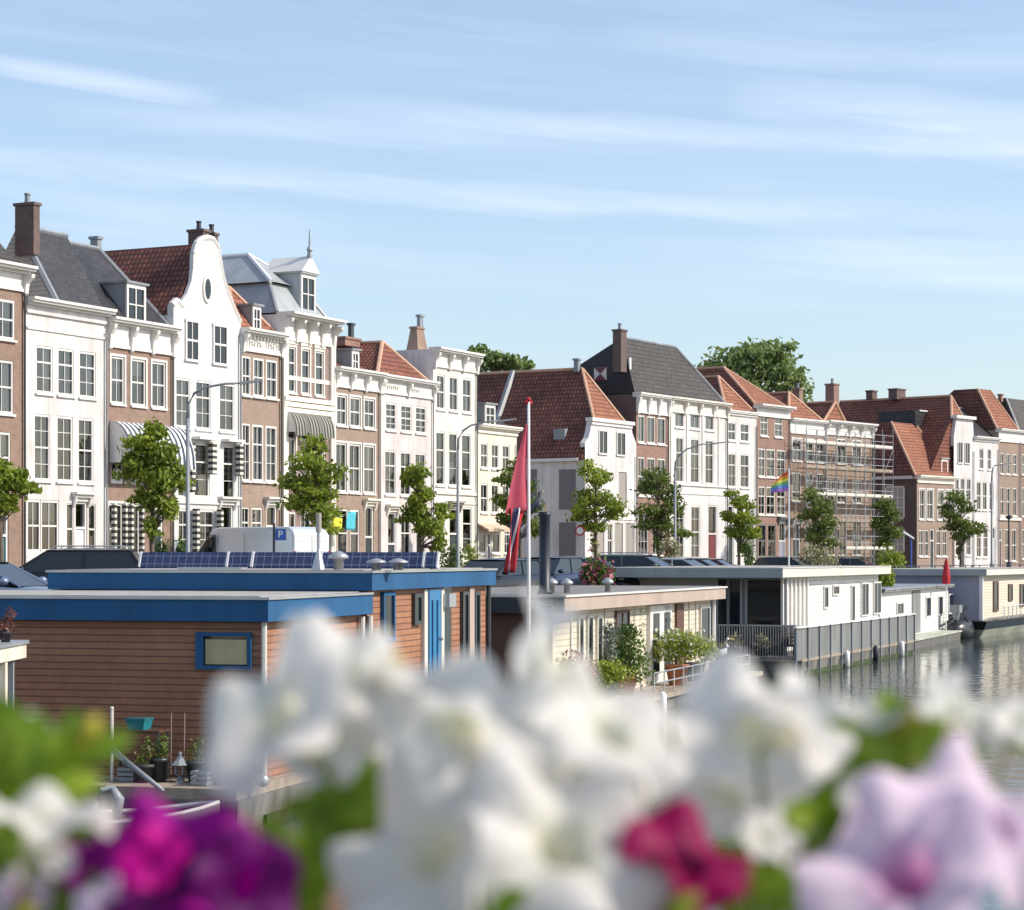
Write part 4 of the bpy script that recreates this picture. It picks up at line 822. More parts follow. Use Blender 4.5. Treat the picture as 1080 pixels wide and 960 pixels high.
def text(s, size, loc, rot, mat, parent, name='lettering'):
    c_ = bpy.data.curves.new(name, 'FONT'); c_.body = s; c_.size = size; c_.extrude = .004; c_.align_x = 'CENTER'; c_.align_y = 'CENTER'; c_.materials.append(MATS[mat])
    tmp = bpy.data.objects.new('t', c_); COL.objects.link(tmp); bpy.context.view_layer.update(); me = bpy.data.meshes.new_from_object(tmp); bpy.data.objects.remove(tmp); o = bpy.data.objects.new(name, me); COL.objects.link(o); o.parent = parent; o.location = loc; o.rotation_euler = rot; return o
text('1095', .30, (-.07, .52, .39), (radians(90), 0, radians(-90)), 'steel', nb_)
for (p, q, yt, yb) in ((608.5, 614, 649, 705), (618, 624, 649, 705), (628, 634, 649, 705)):
    a, b, c, e = srect(fr, p, q, yt, yb, .4); bwin(r, a, b, -1.75, min(e, .1), .39, 'pale_fascia')
a, b, c, e = srect(fr, 648, 662, 645, 700, .4); bwin(r, a, b, -1.85, .15, .38, 'wood_brown', bars=1, name='dark_door')
a, b, c, e = srect(fr, 682, 705, 643, 722, .4); m = MB(); m.box(a, b, .3, .399, -1.86, .2); d = m.build('french_door', 'white_trim', r)
wd = (b-a)/2
for k in (0, 1): box_part(d, 'pane', 'car_glass', a+wd*k+.3, a+wd*k+wd-.22, .285, .299, -1.6, 0)
a, b, c, e = srect(fr, 711.5, 719, 645, 700, .4); box_part(r, 'brown_panel', 'wood_brown', a, b, .33, .399, -1.86, .2)
a, b, c, e = srect(fr, 737, 747, 645, 700, .4); bwin(r, a, b, -1.3, .08, .38, 'pale_fascia')
for p in (601, 637, 726, 733, 752): a = fr.U(p, .4); box_part(r, 'wall_batten', 'pale_fascia', a, a+.1, .36, .399, -1.86, .25)
a = fr.U(754, .4); m = MB(); m.tube([(Lc-.25, .3, .26), (Lc-.25, .3, -1.88)], .05, 8); m.build('corner_post', 'white_metal', r)
for p, q in ((676, 681), (706, 710)):
    a = fr.U(p, .2); m = MB()
    for i in range(60): z = .2-1.0*random.random(); x_ = a+random.uniform(0, .22); y_ = random.uniform(.12, .26); s_ = .05; m.poly([(x_, y_, z), (x_+s_, y_-.02, z+.02), (x_+s_*.6, y_+.03, z-s_), (x_-.02, y_+.01, z-s_*.8)])
    m.build('hanging_garland', 'leaf_tree_dark' if p < 700 else 'leaf_silver', r)
m = MB(); a, b = fr.U(690, -.9), fr.U(790, -.9); b = min(b, Lc+.65)
n = 11
for z in (.55, .30): m.tube([(a, -.9, -1.88+z), (b, -.9, -1.88+z)], .02, 6)
for i in range(n+1): x = a+(b-a)*i/n; m.tube([(x, -.9, -1.88), (x, -.9, -1.33)], .018, 6)
m.tube([(b, -.9, -1.33), (b, 1.2, -1.33)], .02, 6); m.tube([(b, .2, -1.88), (b, .2, -1.33)], .018, 6); m.build('deck_railing', 'steel', r)
for p, x in ((598, 2.6), (641, 4.8), (582, 3.0)): v = fr.V(p, x); vent(r, x, v, .635, .35, .14)
x = .9; v = fr.V(574.5, x); Yf = fr.W(x, v)[1]
m = MB(); m.lathe([(.19, 0), (.16, .08), (.13, .1), (.125, zz(545, Yf)-.65), (.145, zz(544, Yf)-.64), (.145, zz(540, Yf)-.635)], (x, v, .635), 14); m.build('stove_pipe', 'black_iron', r, True)
GX, GY = fr.W(x, v); GZ = zz(540, Yf)
# gull standing on the stove pipe
def gull(X, Y, Z, rz, s=1.0):
    t = thing('gull', 'dark gull standing on top of the black stove pipe of the cream houseboat', 'bird', (X, Y, Z), rz)
    m = MB(); m.tube([(-.26, 0, .10), (-.17, 0, .14), (-.05, 0, .185), (.05, 0, .215), (.10, 0, .28), (.125, 0, .335), (.17, 0, .352), (.20, 0, .345)], [.008, .04, .085, .085, .05, .045, .042, .012], 10); m.build('body', 'gull_dark', t, True)
    m = MB()
    for s_ in (-1, 1): m.tube([(.08, s_*.06, .22), (-.08, s_*.085, .18), (-.30, s_*.03, .09)], [.02, .045, .008], 6)
    m.build('wings', 'black_iron', t, True); m = MB(); m.tube([(.195, 0, .345), (.25, 0, .335)], [.014, .004], 6); m.build('beak', 'beak', t)
    for s_ in (-1, 1): m = MB(); m.tube([(.0, s_*.03, .12), (.01, s_*.03, .01), (.05, s_*.03, .005)], .008, 5); m.build('leg', 'beak', t)
    for c_ in t.children:
        c_.scale = (s, s, s)
        if not c_.name.startswith('leg'): c_.rotation_euler.y = -.5; c_.location = (-.08, 0, .0)
gull(GX, GY, GZ+.01, radians(35), 1.15)
# --- grey and white houseboat
r, fr = boatroot('white houseboat with a pale flat roof, a railed terrace and a long grey panel fence', 8.96, 72.3, .404); GW = fr; GWR = r
Lw, WW = 16.9, 6.6; v_ = -.85
hull(r, Lw+.3, WW, v_, -1.96, 'hull_grey', -.7); box_part(r, 'deck', 'wood_weathered', -.75, Lw+.4, v_-.02, WW, -1.955, -1.86)
box_part(r, 'wall', 'boards_white', 1.6, Lw-.3, .45, WW-.2, -1.86, .80); box_part(r, 'terrace_end_wall', 'grey_fascia', 1.5, 1.599, .45, WW-.2, -1.86, .80)
box_part(r, 'long_fascia', 'pale_fascia', 0.02, Lw, .0, WW, .802, 1.09); box_part(r, 'end_fascia', 'grey_fascia', -.03, .019, -.02, WW+.02, .79, 1.10); box_part(r, 'roof', 'gravel_roof', .1, Lw-.1, .1, WW-.1, 1.12, 1.13)
box_part(r, 'roof_rim', 'white_trim', -.04, Lw+.03, -.03, WW+.03, 1.101, 1.125)
for (p, q) in ((757, 768), (769, 782), (788, 829)):
    a, b, c, e = frect(fr, p, q, 621, 690, 1.5); m = MB(); m.box(1.44, 1.499, a, b, -1.85, .7); f_ = m.build('terrace_door', 'car_glass', r)
    m = MB(); m.box(1.42, 1.439, a-.05, a+.03, -1.85, .74); m.box(1.42, 1.439, b-.03, b+.05, -1.85, .74); m.build('door_frame', 'grey_fascia', f_)
for (p, q, yt, yb) in ((868, 872.5, 618, 642), (877.5, 884, 617, 628), (897, 900.5, 617, 657), (907.5, 915, 614.5, 650), (920.5, 928, 613.5, 648)):
    a, b, c, e = srect(fr, p, q, yt, yb, .45); bwin(r, a, b, c, e, .44, 'white_trim', .06, bars=1 if q-p > 7 else 0)
for i in range(7):
    p = 829+i*4.3; a = fr.U(p, .2); box_part(r, 'screen_slat', 'white_trim', a, a+.13, .3, .38, -1.2, .79)
m = MB(); a, b = fr.U(838.5, v_), fr.U(964, v_); b = min(b, Lw+.35); n = 12; m.box(a, b, v_, v_+.03, -1.9, -.86); pf = m.build('panel_fence', 'fence_grey', r)
for i in range(n+1): x = a+(b-a)*i/n; m = MB(); m.box(x-.03, x+.03, v_-.06, v_-.001, -2.35, -.83); m.build('fence_post', 'galv', pf)
m = MB(); m.box(a-.05, b+.05, v_-.08, v_+.06, -.829, -.79); m.build('fence_rail', 'white_metal', pf)
m = MB(); m.box(-.73, -.70, v_+.0, fr.V(756, -.7), -.80, -.75); m.box(-.73, -.70, v_, fr.V(756, -.7), -1.82, -1.78)
vv = v_; v2 = fr.V(756, -.7)
for i in range(34): y = vv+(v2-vv)*i/33; m.box(-.727, -.703, y-.01, y+.01, -1.86, -.80)
m.box(-.73, a, v_-.0, v_+.03, -.80, -.75)
for i in range(5): x = -.7+(a+.7)*i/5; m.box(x-.01, x+.01, v_+.005, v_+.025, -1.86, -.8)
m.build('terrace_railing', 'steel', r)
# --- low white houseboat
r, fr = boatroot('low white houseboat with a dark flat roof, moored behind the panel fence', 15.15, 89.8, .378)
Ll, WL = 16.9, 5.5
hull(r, Ll+.5, WL, -1.05, -2.05, 'hull_grey', -1.5); box_part(r, 'platform', 'hull_pale', -1.6, Ll+.6, -1.1, WL, -2.045, -1.97)
box_part(r, 'wall', 'boards_white', 0, Ll, 0, WL, -1.965, .02); box_part(r, 'roof', 'roof_felt', -.25, Ll+.2, -.25, WL+.2, .022, .16); box_part(r, 'roof_rim', 'lead', -.28, Ll+.23, -.28, WL+.2, .10, .175)
for (p, q, yt, yb) in ((945, 952, 635, 649), (976, 981, 629, 658), (989, 993.5, 628, 657), (1000, 1009.5, 626, 656)):
    a, b, c, e = srect(fr, p, q, yt, yb, 0); bwin(r, a, b, max(c, -1.3), min(-.02, e), -.01, 'white_trim', .07)
a, b, c, e = srect(fr, 961.5, 970, 630, 662, 0); m = MB(); m.box(a, b, -.04, -.001, -1.9, -.03); m.build('dark_door', 'fence_grey', r)
# --- violet and cream ship at the right
r, fr = boatroot('cream sided houseboat on a black and pale green hull, with a violet grey end wall', 23.0, 106, .46)
Lv, WV = 22, 6.2
m = MB(); m.hexa([(-1.1, .3, -2.9), (Lv, .0, -2.9), (Lv, WV, -2.9), (-1.1, WV-.5, -2.9)], [(-1.6, -.3, -2.02), (Lv+.4, -.5, -2.02), (Lv+.4, WV+.3, -2.02), (-1.6, WV, -2.02)]); m.build('lower_hull', 'hull_pale', r)
m = MB(); m.hexa([(-1.6, -.3, -2.018), (Lv+.4, -.5, -2.018), (Lv+.4, WV+.3, -2.018), (-1.6, WV, -2.018)], [(-1.9, -.5, -1.6), (Lv+.5, -.7, -1.6), (Lv+.5, WV+.4, -1.6), (-1.9, WV+.1, -1.6)]); m.build('upper_hull', 'hull_black', r)
box_part(r, 'wall', 'boards_cream', .1, Lv-.5, .3, WV-.2, -1.6, .58); box_part(r, 'end_wall', 'violet_grey', .03, .099, .3, WV-.2, -1.6, .58); box_part(r, 'corner_post', 'white_metal', .0, .15, .12, .29, -1.6, .58)
box_part(r, 'fascia', 'pale_fascia', -.2, Lv, -.1, WV+.1, .582, .86); box_part(r, 'end_fascia', 'grey_fascia', -.24, -.201, -.12, WV+.1, .57, .87); box_part(r, 'roof', 'gravel_roof', 0, Lv-.1, 0, WV, .872, .88)
for (p, q, yt, yb) in ((1047, 1052, 613, 645), (1063, 1067, 616, 634), (1075, 1079, 616, 640)):
    a, b, c, e = srect(fr, p, q, yt, yb, .3); bwin(r, a, b, c, min(e, .5), .28, 'wood_brown', .08)
m = MB()
for i in range(12): x = 2.0+i*1.0; m.tube([(x, -.5, -1.6), (x, -.5, -.95)], .025, 5)
m.tube([(2, -.5, -.95), (13, -.5, -.95)], .02, 5); m.build('deck_railing', 'white_metal', r)
# outboard-like tarpaulined tender at the end of the low boat
t = thing('dinghy', 'small dark dinghy with a folded outboard, tied between the two right houseboats', 'dinghy', (*fr.W(-2.6, .6), -2.4), fr.rz)
m = MB(); m.tube([(-1.5, 0, .5), (-1.0, 0, .42), (0, 0, .38), (1.0, 0, .42), (1.3, 0, .5)], [.12, .5, .62, .5, .2], 10); m.build('hull', 'hull_black', t, True)
m = MB(); m.tube([(-.9, 0, .9), (-.9, .0, 1.25)], [.12, .2], 8); m.box(-1.1, -.5, -.2, .25, 1.25, 1.6); m.build('outboard_motor', 'lead', t)
m = MB(); m.tube([(-.6, .4, .9), (.2, -.3, 1.5), (.9, .1, 1.3)], .06, 6); m.tube([(-.2, -.4, .8), (.5, .3, 1.7)], .05, 6); m.build('oars', 'hull_black', t)

# ------------------------------------------------------------------ cars
def make_car(name, label, mat, L=4.5, W=1.8, H=1.47, kind='sedan', group='cars parked along the quay'):
    t = thing(name, label, 'car', group=group); w = W/2; h = L/2
    S = {'sedan': dict(b=[(-h, .55, .92), (-h*.93, .30, .98), (-h*.55, .22, 1.0), (0, .22, .98), (h*.45, .22, .93), (h*.82, .26, .84), (h, .38, .68)], base=(-h*.88, h*.46), top=(-h*.48, h*.06)),
         'hatch': dict(b=[(-h, .5, .98), (-h*.95, .28, 1.02), (-h*.5, .22, 1.0), (0, .22, .98), (h*.45, .22, .95), (h*.84, .26, .86), (h, .38, .66)], base=(-h*.97, h*.5), top=(-h*.76, h*.08)),
         'suv': dict(b=[(-h, .5, 1.12), (-h*.96, .34, 1.15), (-h*.5, .3, 1.14), (0, .3, 1.12), (h*.45, .3, 1.1), (h*.86, .34, 1.0), (h, .45, .78)], base=(-h*.98, h*.5), top=(-h*.80, h*.12))}[kind]
    m = MB(); K = 10
    for x, zb, zs in S['b']:
        k = 1-.10*(abs(x)/h)**4*1.6; ww = w*k
        ring = [(ww*.86, zb), (ww*.99, zb+.14), (ww, (zb+zs)/2), (ww*.98, zs-.08), (ww*.86, zs)]
        n = len(m.v); m.v += [(x, y, z) for y, z in ring] + [(x, -y, z) for y, z in reversed(ring)]
    for i in range(len(S['b'])-1):
        for j in range(K): q = (j+1) % K; m.f.append((i*K+j, i*K+q, (i+1)*K+q, (i+1)*K+j))
    m.f.append(tuple(range(K))[::-1]); m.f.append(tuple((len(S['b'])-1)*K+j for j in range(K)))
    b = m.build('body', mat, t, True); sb = b.modifiers.new('s', 'SUBSURF'); sb.levels = sb.render_levels = 1
    zb = (S['b'][3][2])-.06; B0, B1 = S['base']; T0, T1 = S['top']; wb, wt = w*.88, w*.70
    xm = (B0+B1)/2*.2+(T0+T1)/2*.8
    m = MB()
    st = [(B0, zb, wb*.94), (T0, H-.05, wt), (T1, H-.05, wt), (B1, zb, wb*.94)]
    lo = [(B0, -wb*.92, zb), (B1, -wb*.92, zb), (B1, wb*.92, zb), (B0, wb*.92, zb)]; hi = [(T0, -wt, H-.06), (T1, -wt, H-.06), (T1, wt, H-.06), (T0, wt, H-.06)]
    lo[0] = (B0, -wb*.9, zb); m.hexa(lo, hi); g = m.build('windows', 'car_glass', t)
    # roof: crowned panel with pillars running down to the body
    m = MB(); n = 6
    g_ = []
    for i in range(n+1):
        x = T0-.06+(T1+.1-T0+.02)*i/n; e = 4*(i/n)*(1-i/n)
        g_.append([(x, y*(wt+.03), H-.075+.05*e**.5*(1-(y)**2)+.028*(1-y*y)) for y in (-1, -.8, -.4, 0, .4, .8, 1)])
    for i in range(n):
        for j in range(6): m.poly([g_[i][j], g_[i+1][j], g_[i+1][j+1], g_[i][j+1]])
    m.box(T0-.05, T1+.03, -wt-.02, wt+.02, H-.10, H-.073)
    m.build('roof', mat, t, True)
    for s in (-1, 1):
        for (xt, xb) in ((T1, B1), (T0, B0), ((T0+T1)/2+.1, (T0+T1)/2+.13)): p = MB(); p.tube([(xt, s*wt, H-.08), (xb, s*wb*.92, zb)], .034, 5); p.build('pillar', mat, t)
        mi = MB(); mi.ball((B1-.25, s*(w*.93+.08), zb+.1), .1, 8, 5, 1, 1.2, .75); mi.build('door_mirror', mat, t, True)
        l = MB(); l.ball((h*.87, s*w*.66, .68 if kind != 'suv' else .82), .14, 8, 5, 1, 1.2, .6); l.build('headlight', 'light_lens', t, True)
        l = MB(); l.ball((-h*.955, s*w*.7, .84 if kind != 'suv' else .98), .12, 8, 5, .5, 1.3, .9); l.build('tail_light', 'tail_red', t, True)
        for x in (-h*.58, h*.60):
            y = s*(w-.11); wl_ = MB(); n0 = 18; R = .32
            wl_.v = []; 
            for yy, rr in ((-.1, R*.9), (-.07, R), (.07, R), (.1, R*.9), (.1, R*.62), (-.1, R*.62)):
                for j in range(n0): a = 2*pi*j/n0; wl_.v.append((x+rr*cos(a), y+yy, R+rr*sin(a)))
            for i in range(6):
                for j in range(n0): q = (j+1) % n0; i2 = (i+1) % 6; wl_.f.append((i*n0+j, i*n0+q, i2*n0+q, i2*n0+j))
            o = wl_.build('wheel', 'tyre', t); rm = MB(); rm.v = []; rm.tube([(x, y+s*.05, R), (x, y+s*.075, R)], [R*.63, R*.55], 12); rm.build('rim', 'steel', o)
    if kind in ('suv',):
        for s in (-1, 1): q = MB(); q.tube([(T0+.1, s*wt*.92, H-.02), (T0+.2, s*wt*.92, H+.05), (T1-.2, s*wt*.92, H+.05), (T1-.1, s*wt*.92, H-.04)], .018, 5); q.build('roof_rail', 'steel', t)
    return t
def at(px, Y): return xx(px, Y), Y
def place(t, px, Y, head): x, y = at(px, Y); t.location = (x, y, 0); t.rotation_euler.z = atan2(head[1], head[0])
# fenders and mooring ropes, waterline growth
for (R_, f_, L_, v_2) in ((BLR, BL, 12.1, -.05), (CRR, CR, 16.3, -.85), (GWR, GW, 17.1, -.85)):
    m = MB(); m.box(-.2, L_, v_2-.012, v_2+.2, -2.5, -2.27); m.build('waterline_growth', 'algae', R_)
    for i in range(3):
        x = L_*(.3+.27*i); m = MB(); m.lathe([(.03, -.32), (.1, -.26), (.1, .22), (.03, .3)], (x, v_2-.12, -2.1), 10); m.build('fender', 'black_iron' if i % 2 else 'white_metal', R_, True)
        m = MB(); m.tube([(x, v_2-.12, -1.8), (x, v_2+.02, -1.72)], .012, 4); m.build('rope', 'wood_weathered', R_)
c = make_car('parked_car', 'black estate car with a long dark roof, parked left above the blue roof', 'car_black', 4.9, 1.9, 1.74, 'suv'); place(c, 66, 61, (-1, -.04))
c = make_car('parked_car', 'pale blue silver car whose sloping bonnet shows at the left edge', 'car_blue', 4.5, 1.8, 1.45, 'sedan'); place(c, -14, 43.5, (.98, -.2))
for (lab, mat, kind, px, Y, hd, H_) in [
    ('black car behind the end of the blue fascia, left of the flagpole', 'car_black', 'hatch', 520, 66, (-.5, -.86), 1.46),
    ('dark navy car parked behind the black stove pipe', 'car_navy', 'hatch', 575, 72, (-.4, -.9), 1.52),
    ('black hatchback beside the pink flowers on the quay', 'car_black', 'hatch', 622, 77, (.75, -.66), 1.48),
    ('dark grey estate car with a sunlit windscreen behind the grey roof', 'car_olive', 'suv', 678, 84, (.92, -.40), 1.60),
    ('silver car half hidden behind the dark grey estate car', 'car_silver', 'sedan', 722, 95, (.92, -.40), 1.45),
    ('dark car next to the wine red one', 'car_grey', 'hatch', 738, 103, (.92, -.40), 1.46),
    ('wine red car at the end of the parked row', 'car_wine', 'sedan', 755, 110, (.92, -.40), 1.42),
    ('small black car with a white one beside it, below the rainbow flag', 'car_black', 'hatch', 833, 128, (.9, -.4), 1.5),
    ('white car below the rainbow flag', 'car_white', 'hatch', 848, 133, (.9, -.4), 1.5),
    ('grey car in front of the scaffolding', 'car_grey', 'sedan', 905, 138, (.9, -.4), 1.45)]:
    c = make_car('parked_car', lab, mat, 4.3, 1.78, H_, kind); place(c, px, Y, hd)
# --- white van
t = thing('white_van', 'tall white panel van parked behind the solar panels', 'van', group=None); h = 2.9; w = 1.0; H = 2.62
prof = [(-h, .45), (-h, 2.3), (-h+.12, 2.52), (-h+.4, H), (1.15, H), (1.45, H-.06), (2.35, 1.55), (2.75, 1.25), (2.9, .95), (h, .45), (2.5, .35), (-2.7, .35)]
m = MB(); k = len(prof)
for s in (-1, 1): m.v += [(x, s*(w-(.09 if z > 2.4 else .0)), z) for x, z in prof]
m.f = [tuple(range(k)), tuple(range(2*k-1, k-1, -1))] + [(i, i+k, (i+1) % k+k, (i+1) % k) for i in range(k)]
b = m.build('body', 'car_white', t); bv = b.modifiers.new('b', 'BEVEL'); bv.width = .07; bv.segments = 3
m = MB(); m.hexa([(2.30, -.85, 1.6), (2.36, -.85, 1.6), (2.36, .85, 1.6), (2.30, .85, 1.6)], [(1.47, -.8, 2.5), (1.53, -.8, 2.5), (1.53, .8, 2.5), (1.47, .8, 2.5)]); m.build('windscreen', 'car_glass', t)
for s in (-1, 1):
    y = s*(w+.004); m = MB(); m.poly([(1.25, y, 1.5), (2.15, y, 1.5), (1.55, y, 2.22), (1.25, y, 2.3)][::s]); sw = m.build('side_window', 'car_glass', t)
    m = MB(); m.tube([(1.2, y, 1.45), (1.2, y, 2.33), (1.5, y, 2.33), (2.25, y, 1.45), (1.2, y, 1.45)], .025, 5); m.build('window_seal', 'dark_paint', sw)
    m = MB(); m.box(-2.5, .8, s*w-.01, s*w+.02, .8, .92); m.build('side_moulding', 'dark_paint', t)
    m = MB(); m.box(1.0, 1.02, s*w-.004, s*w+.006, .5, 2.4); m.box(-.35, -.33, s*w-.004, s*w+.006, .5, 2.4); m.build('panel_gap', 'lead', t)
    m = MB(); m.box(1.55, 1.75, s*(w+.02)-.0, s*(w+.25), 1.5, 1.85) if s > 0 else m.box(1.55, 1.75, -(w+.25), -(w+.02), 1.5, 1.85); m.build('door_mirror', 'dark_paint', t)
    m = MB(); m.box(-h-.02, -h+.02, s*.93-.04, s*.93+.04, 1.1, 1.7); m.build('tail_light', 'tail_red', t)
    m = MB(); m.ball((2.72, s*.75, 1.08), .16, 8, 5, 1, 1, .8); m.build('headlight', 'light_lens', t, True)
    for x in (-1.9, 1.95): m = MB(); m.tube([(x, s*(w-.22), .34), (x, s*(w+.01), .34)], .34, 18); o = m.build('wheel', 'tyre', t); m = MB(); m.tube([(x, s*(w+.01), .34), (x, s*(w+.03), .34)], [.2, .17], 12); m.build('rim', 'steel', o)
m = MB(); m.box(-h-.012, -h-.0, -.02, .02, .5, 2.35); 
for z in (.9, 1.3, 1.7, 2.05): m.box(-h-.011, -h, -.85, .85, z, z+.02)
m.build('rear_door_ribs', 'steel', t)
place(t, 270, 84, (-.80, .60))
# ------------------------------------------------------------------ trees and plants
def leaf_cloud(rng, blobs, n, size, up=.3):
    """small folded leaf faces spread through ellipsoid clumps (x,y,z,rx,ry,rz)"""
    m = MB(); vol = [b[3]*b[4]*b[5] for b in blobs]; tot = sum(v**.8 for v in vol)
    for b, v in zip(blobs, vol):
        k = int(n*v**.8/tot)
        for _ in range(k):
            while True:
                p = Vector((rng.uniform(-1, 1), rng.uniform(-1, 1), rng.uniform(-1, 1)))
                if p.length < 1: break
            p = p*(.6+.4*p.length) if rng.random() < .7 else p.normalized()*rng.uniform(.8, 1.45)
            c = Vector((b[0]+p.x*b[3], b[1]+p.y*b[4], b[2]+p.z*b[5]))
            nrm = (Vector((rng.gauss(0, 1), rng.gauss(0, 1), rng.gauss(up, .7))) + p*.6).normalized()
            a = nrm.orthogonal().normalized(); a.rotate(Matrix.Rotation(rng.uniform(0, 6.28), 3, nrm)); d = nrm.cross(a); s = size*rng.uniform(.6, 1.35)
            n0 = len(m.v); fold = nrm*s*.25
            m.v += [tuple(c-a*s), tuple(c-d*s*.55+fold), tuple(c+a*s), tuple(c+d*s*.55+fold)]; m.f += [(n0, n0+1, n0+2), (n0, n0+2, n0+3)]
    return m
def tree(name, label, px, Y, ztop, crown_bot, blobs, n=2600, size=.13, leaf='leaf_tree', trunk_r=.11, group='young street trees on the quay', seed=1, base=0):
    rng = random.Random(seed); t = thing(name, label, 'tree', (xx(px, Y), Y, base), 0, group)
    m = MB(); pts = [(0, 0, 0), (.03, 0, crown_bot*.6), (-.02, .02, crown_bot), (.04, 0, (crown_bot+ztop)/2), (0, 0, ztop-.5)]
    m.tube(pts, [trunk_r*1.15, trunk_r*.9, trunk_r*.75, trunk_r*.45, .02], 8); tr = m.build('trunk', 'trunk_bark', t, True)
    l = MB()
    for b in blobs:
        z0 = max(crown_bot*.85, b[2]-abs(b[0])*.8-.3); l.tube([(0, 0, z0), (b[0]*.5, b[1]*.5, (z0+b[2])/2+.05), (b[0], b[1], b[2])], [trunk_r*.38, trunk_r*.26, .012], 5)
    l.build('limbs', 'trunk_bark', tr)
    leaf_cloud(rng, blobs, n, size).build('crown', leaf, t); return t
def crown(px, Y, shapes, rng):
    """clump list from the crown's outline in pixels; the third dimension is as deep as the crown is wide"""
    out = []; wid = max(s[0]+s[2] for s in shapes)-min(s[0]-s[2] for s in shapes)
    for (x, y, rx_, ry_) in shapes:
        k = Y/F
        out.append(((x-px)*k, rng.uniform(-.3, .3)*wid*k*.5, zz(y, Y), rx_*k, (rx_*.8+3)*k, ry_*k))
        for _ in range(3):
            a = rng.uniform(0, 6.28); out.append(((x-px)*k+cos(a)*rx_*k*.85, sin(a)*rx_*k*.9, zz(y, Y)+rng.uniform(-.7, .8)*ry_*k, rx_*k*.38, rx_*k*.4, ry_*k*.36))
    rnd = list(out)
    for b in rnd[::2]: out.append((b[0]+rng.uniform(-.6, .6)*b[3], b[1], b[2]-b[5]*rng.uniform(.2, .9), b[3]*rng.uniform(.9, 1.25), b[4]*.8, max(.12, b[5]*.22)))
    return out
TREES = [
    (0, 76, 480, 545, [(-6, 492, 14, 9), (10, 505, 16, 10), (22, 514, 14, 5), (-8, 520, 18, 14), (8, 530, 10, 10)], 'young tree with a loose green crown cut by the left edge'),
    (160, 82, 444, 568, [(163, 455, 12, 11), (150, 470, 18, 12), (172, 478, 16, 12), (148, 496, 20, 14), (178, 502, 17, 15), (160, 525, 17, 13), (180, 536, 10, 12), (160, 556, 7, 12), (136, 485, 9, 6)], 'bushy young tree in front of the blue striped awning'),
    (333, 94, 460, 560, [(331, 470, 13, 10), (325, 487, 17, 9), (345, 500, 18, 11), (310, 508, 17, 9), (330, 520, 22, 12), (312, 531, 15, 6), (338, 538, 20, 10), (342, 553, 13, 8)], 'bushy young tree in front of the ornate house with green awnings'),
    (443, 104, 489, 570, [(441, 498, 11, 8), (434, 507, 10, 6), (448, 521, 10, 7), (440, 540, 13, 10), (452, 555, 14, 9), (467, 538, 9, 8), (462, 572, 7, 9), (438, 528, 8, 5)], 'thin crowned young tree in front of the ivory house'),
    (548, 113, 486, 560, [(544, 492, 9, 6), (536, 505, 12, 7), (552, 512, 12, 9), (532, 528, 11, 7), (558, 532, 13, 8), (544, 546, 12, 6), (566, 556, 8, 10), (530, 546, 6, 5)], 'dark thin young tree partly behind the drooping pink flag'),
    (628, 121, 484, 552, [(620, 493, 9, 9), (630, 504, 13, 9), (618, 524, 12, 9), (636, 528, 16, 9), (648, 540, 12, 9), (616, 542, 14, 7), (628, 555, 12, 5), (626, 573, 4, 10), (612, 537, 8, 5)], 'young tree in front of the white gabled house'),
    (694, 127, 493, 560, [(692, 502, 14, 9), (684, 515, 12, 8), (702, 518, 13, 10), (710, 535, 12, 9), (686, 538, 15, 9), (700, 552, 15, 9), (716, 562, 12, 5), (694, 570, 4, 7), (682, 553, 10, 5)], 'dense young tree in front of the wide white house with pilasters'),
    (779, 138, 516, 575, [(772, 520, 8, 3), (783, 530, 11, 6), (768, 544, 8, 5), (784, 548, 13, 8), (776, 560, 10, 6), (792, 562, 9, 7), (786, 578, 5, 9)], 'sparse young tree in front of the narrow white house'),
    (862, 148, 514, 570, [(855, 522, 9, 8), (866, 534, 12, 9), (852, 542, 10, 7), (872, 550, 12, 9), (862, 562, 14, 9), (876, 572, 8, 5), (862, 577, 6, 6)], 'dark young tree right of the rainbow flag'),
    (936, 156, 525, 570, [(932, 532, 9, 6), (940, 542, 9, 7), (930, 552, 9, 7), (940, 562, 11, 6), (932, 572, 9, 4)], 'small dark young tree beside the dark brick side wall'),
    (1013, 160, 517, 575, [(1008, 524, 10, 7), (1016, 534, 10, 7), (1002, 542, 9, 5), (1012, 552, 13, 7), (1026, 558, 12, 7), (1012, 566, 8, 5), (1012, 580, 3, 8), (1000, 534, 6, 4)], 'young tree in front of the white houses near the right edge')]
for i, (px, Y, yt, yb, sh, lab) in enumerate(TREES):
    rng = random.Random(40+i); tree('street_tree', lab, px, Y, zz(yt, Y), zz(yb, Y) if zz(yb, Y) > 1.8 else 1.9, crown(px, Y, sh, rng), 1900+sum(s[2]*s[3] for s in sh)*1.0, .125, ['leaf_tree', 'leaf_tree', 'leaf_tree', 'leaf_tree', 'leaf_tree_dark', 'leaf_tree', 'leaf_tree_dark', 'leaf_tree', 'leaf_tree_dark', 'leaf_tree_dark', 'leaf_tree_dark'][i], seed=i)
rng = random.Random(5)
sh = [(800, 385, 30, 20), (770, 378, 22, 12), (815, 372, 22, 12), (785, 405, 30, 16), (828, 398, 20, 18), (842, 410, 14, 12), (760, 385, 16, 8), (800, 368, 20, 8)]
tree('broad_tree', 'broad green tree rising behind the red roofs at centre right', 800, 215, zz(364, 215), zz(440, 215), crown(800, 215, sh, rng), 3000, .34, 'leaf_far', .5, None, 9)
sh = [(522, 380, 12, 8), (540, 384, 12, 7), (508, 378, 12, 10), (556, 386, 6, 5)]
tree('broad_tree', 'distant tree top showing above the ridge of the big red roof', 524, 165, zz(372, 165), zz(410, 165), crown(524, 165, sh, rng), 1300, .30, 'leaf_far', .35, None, 10)
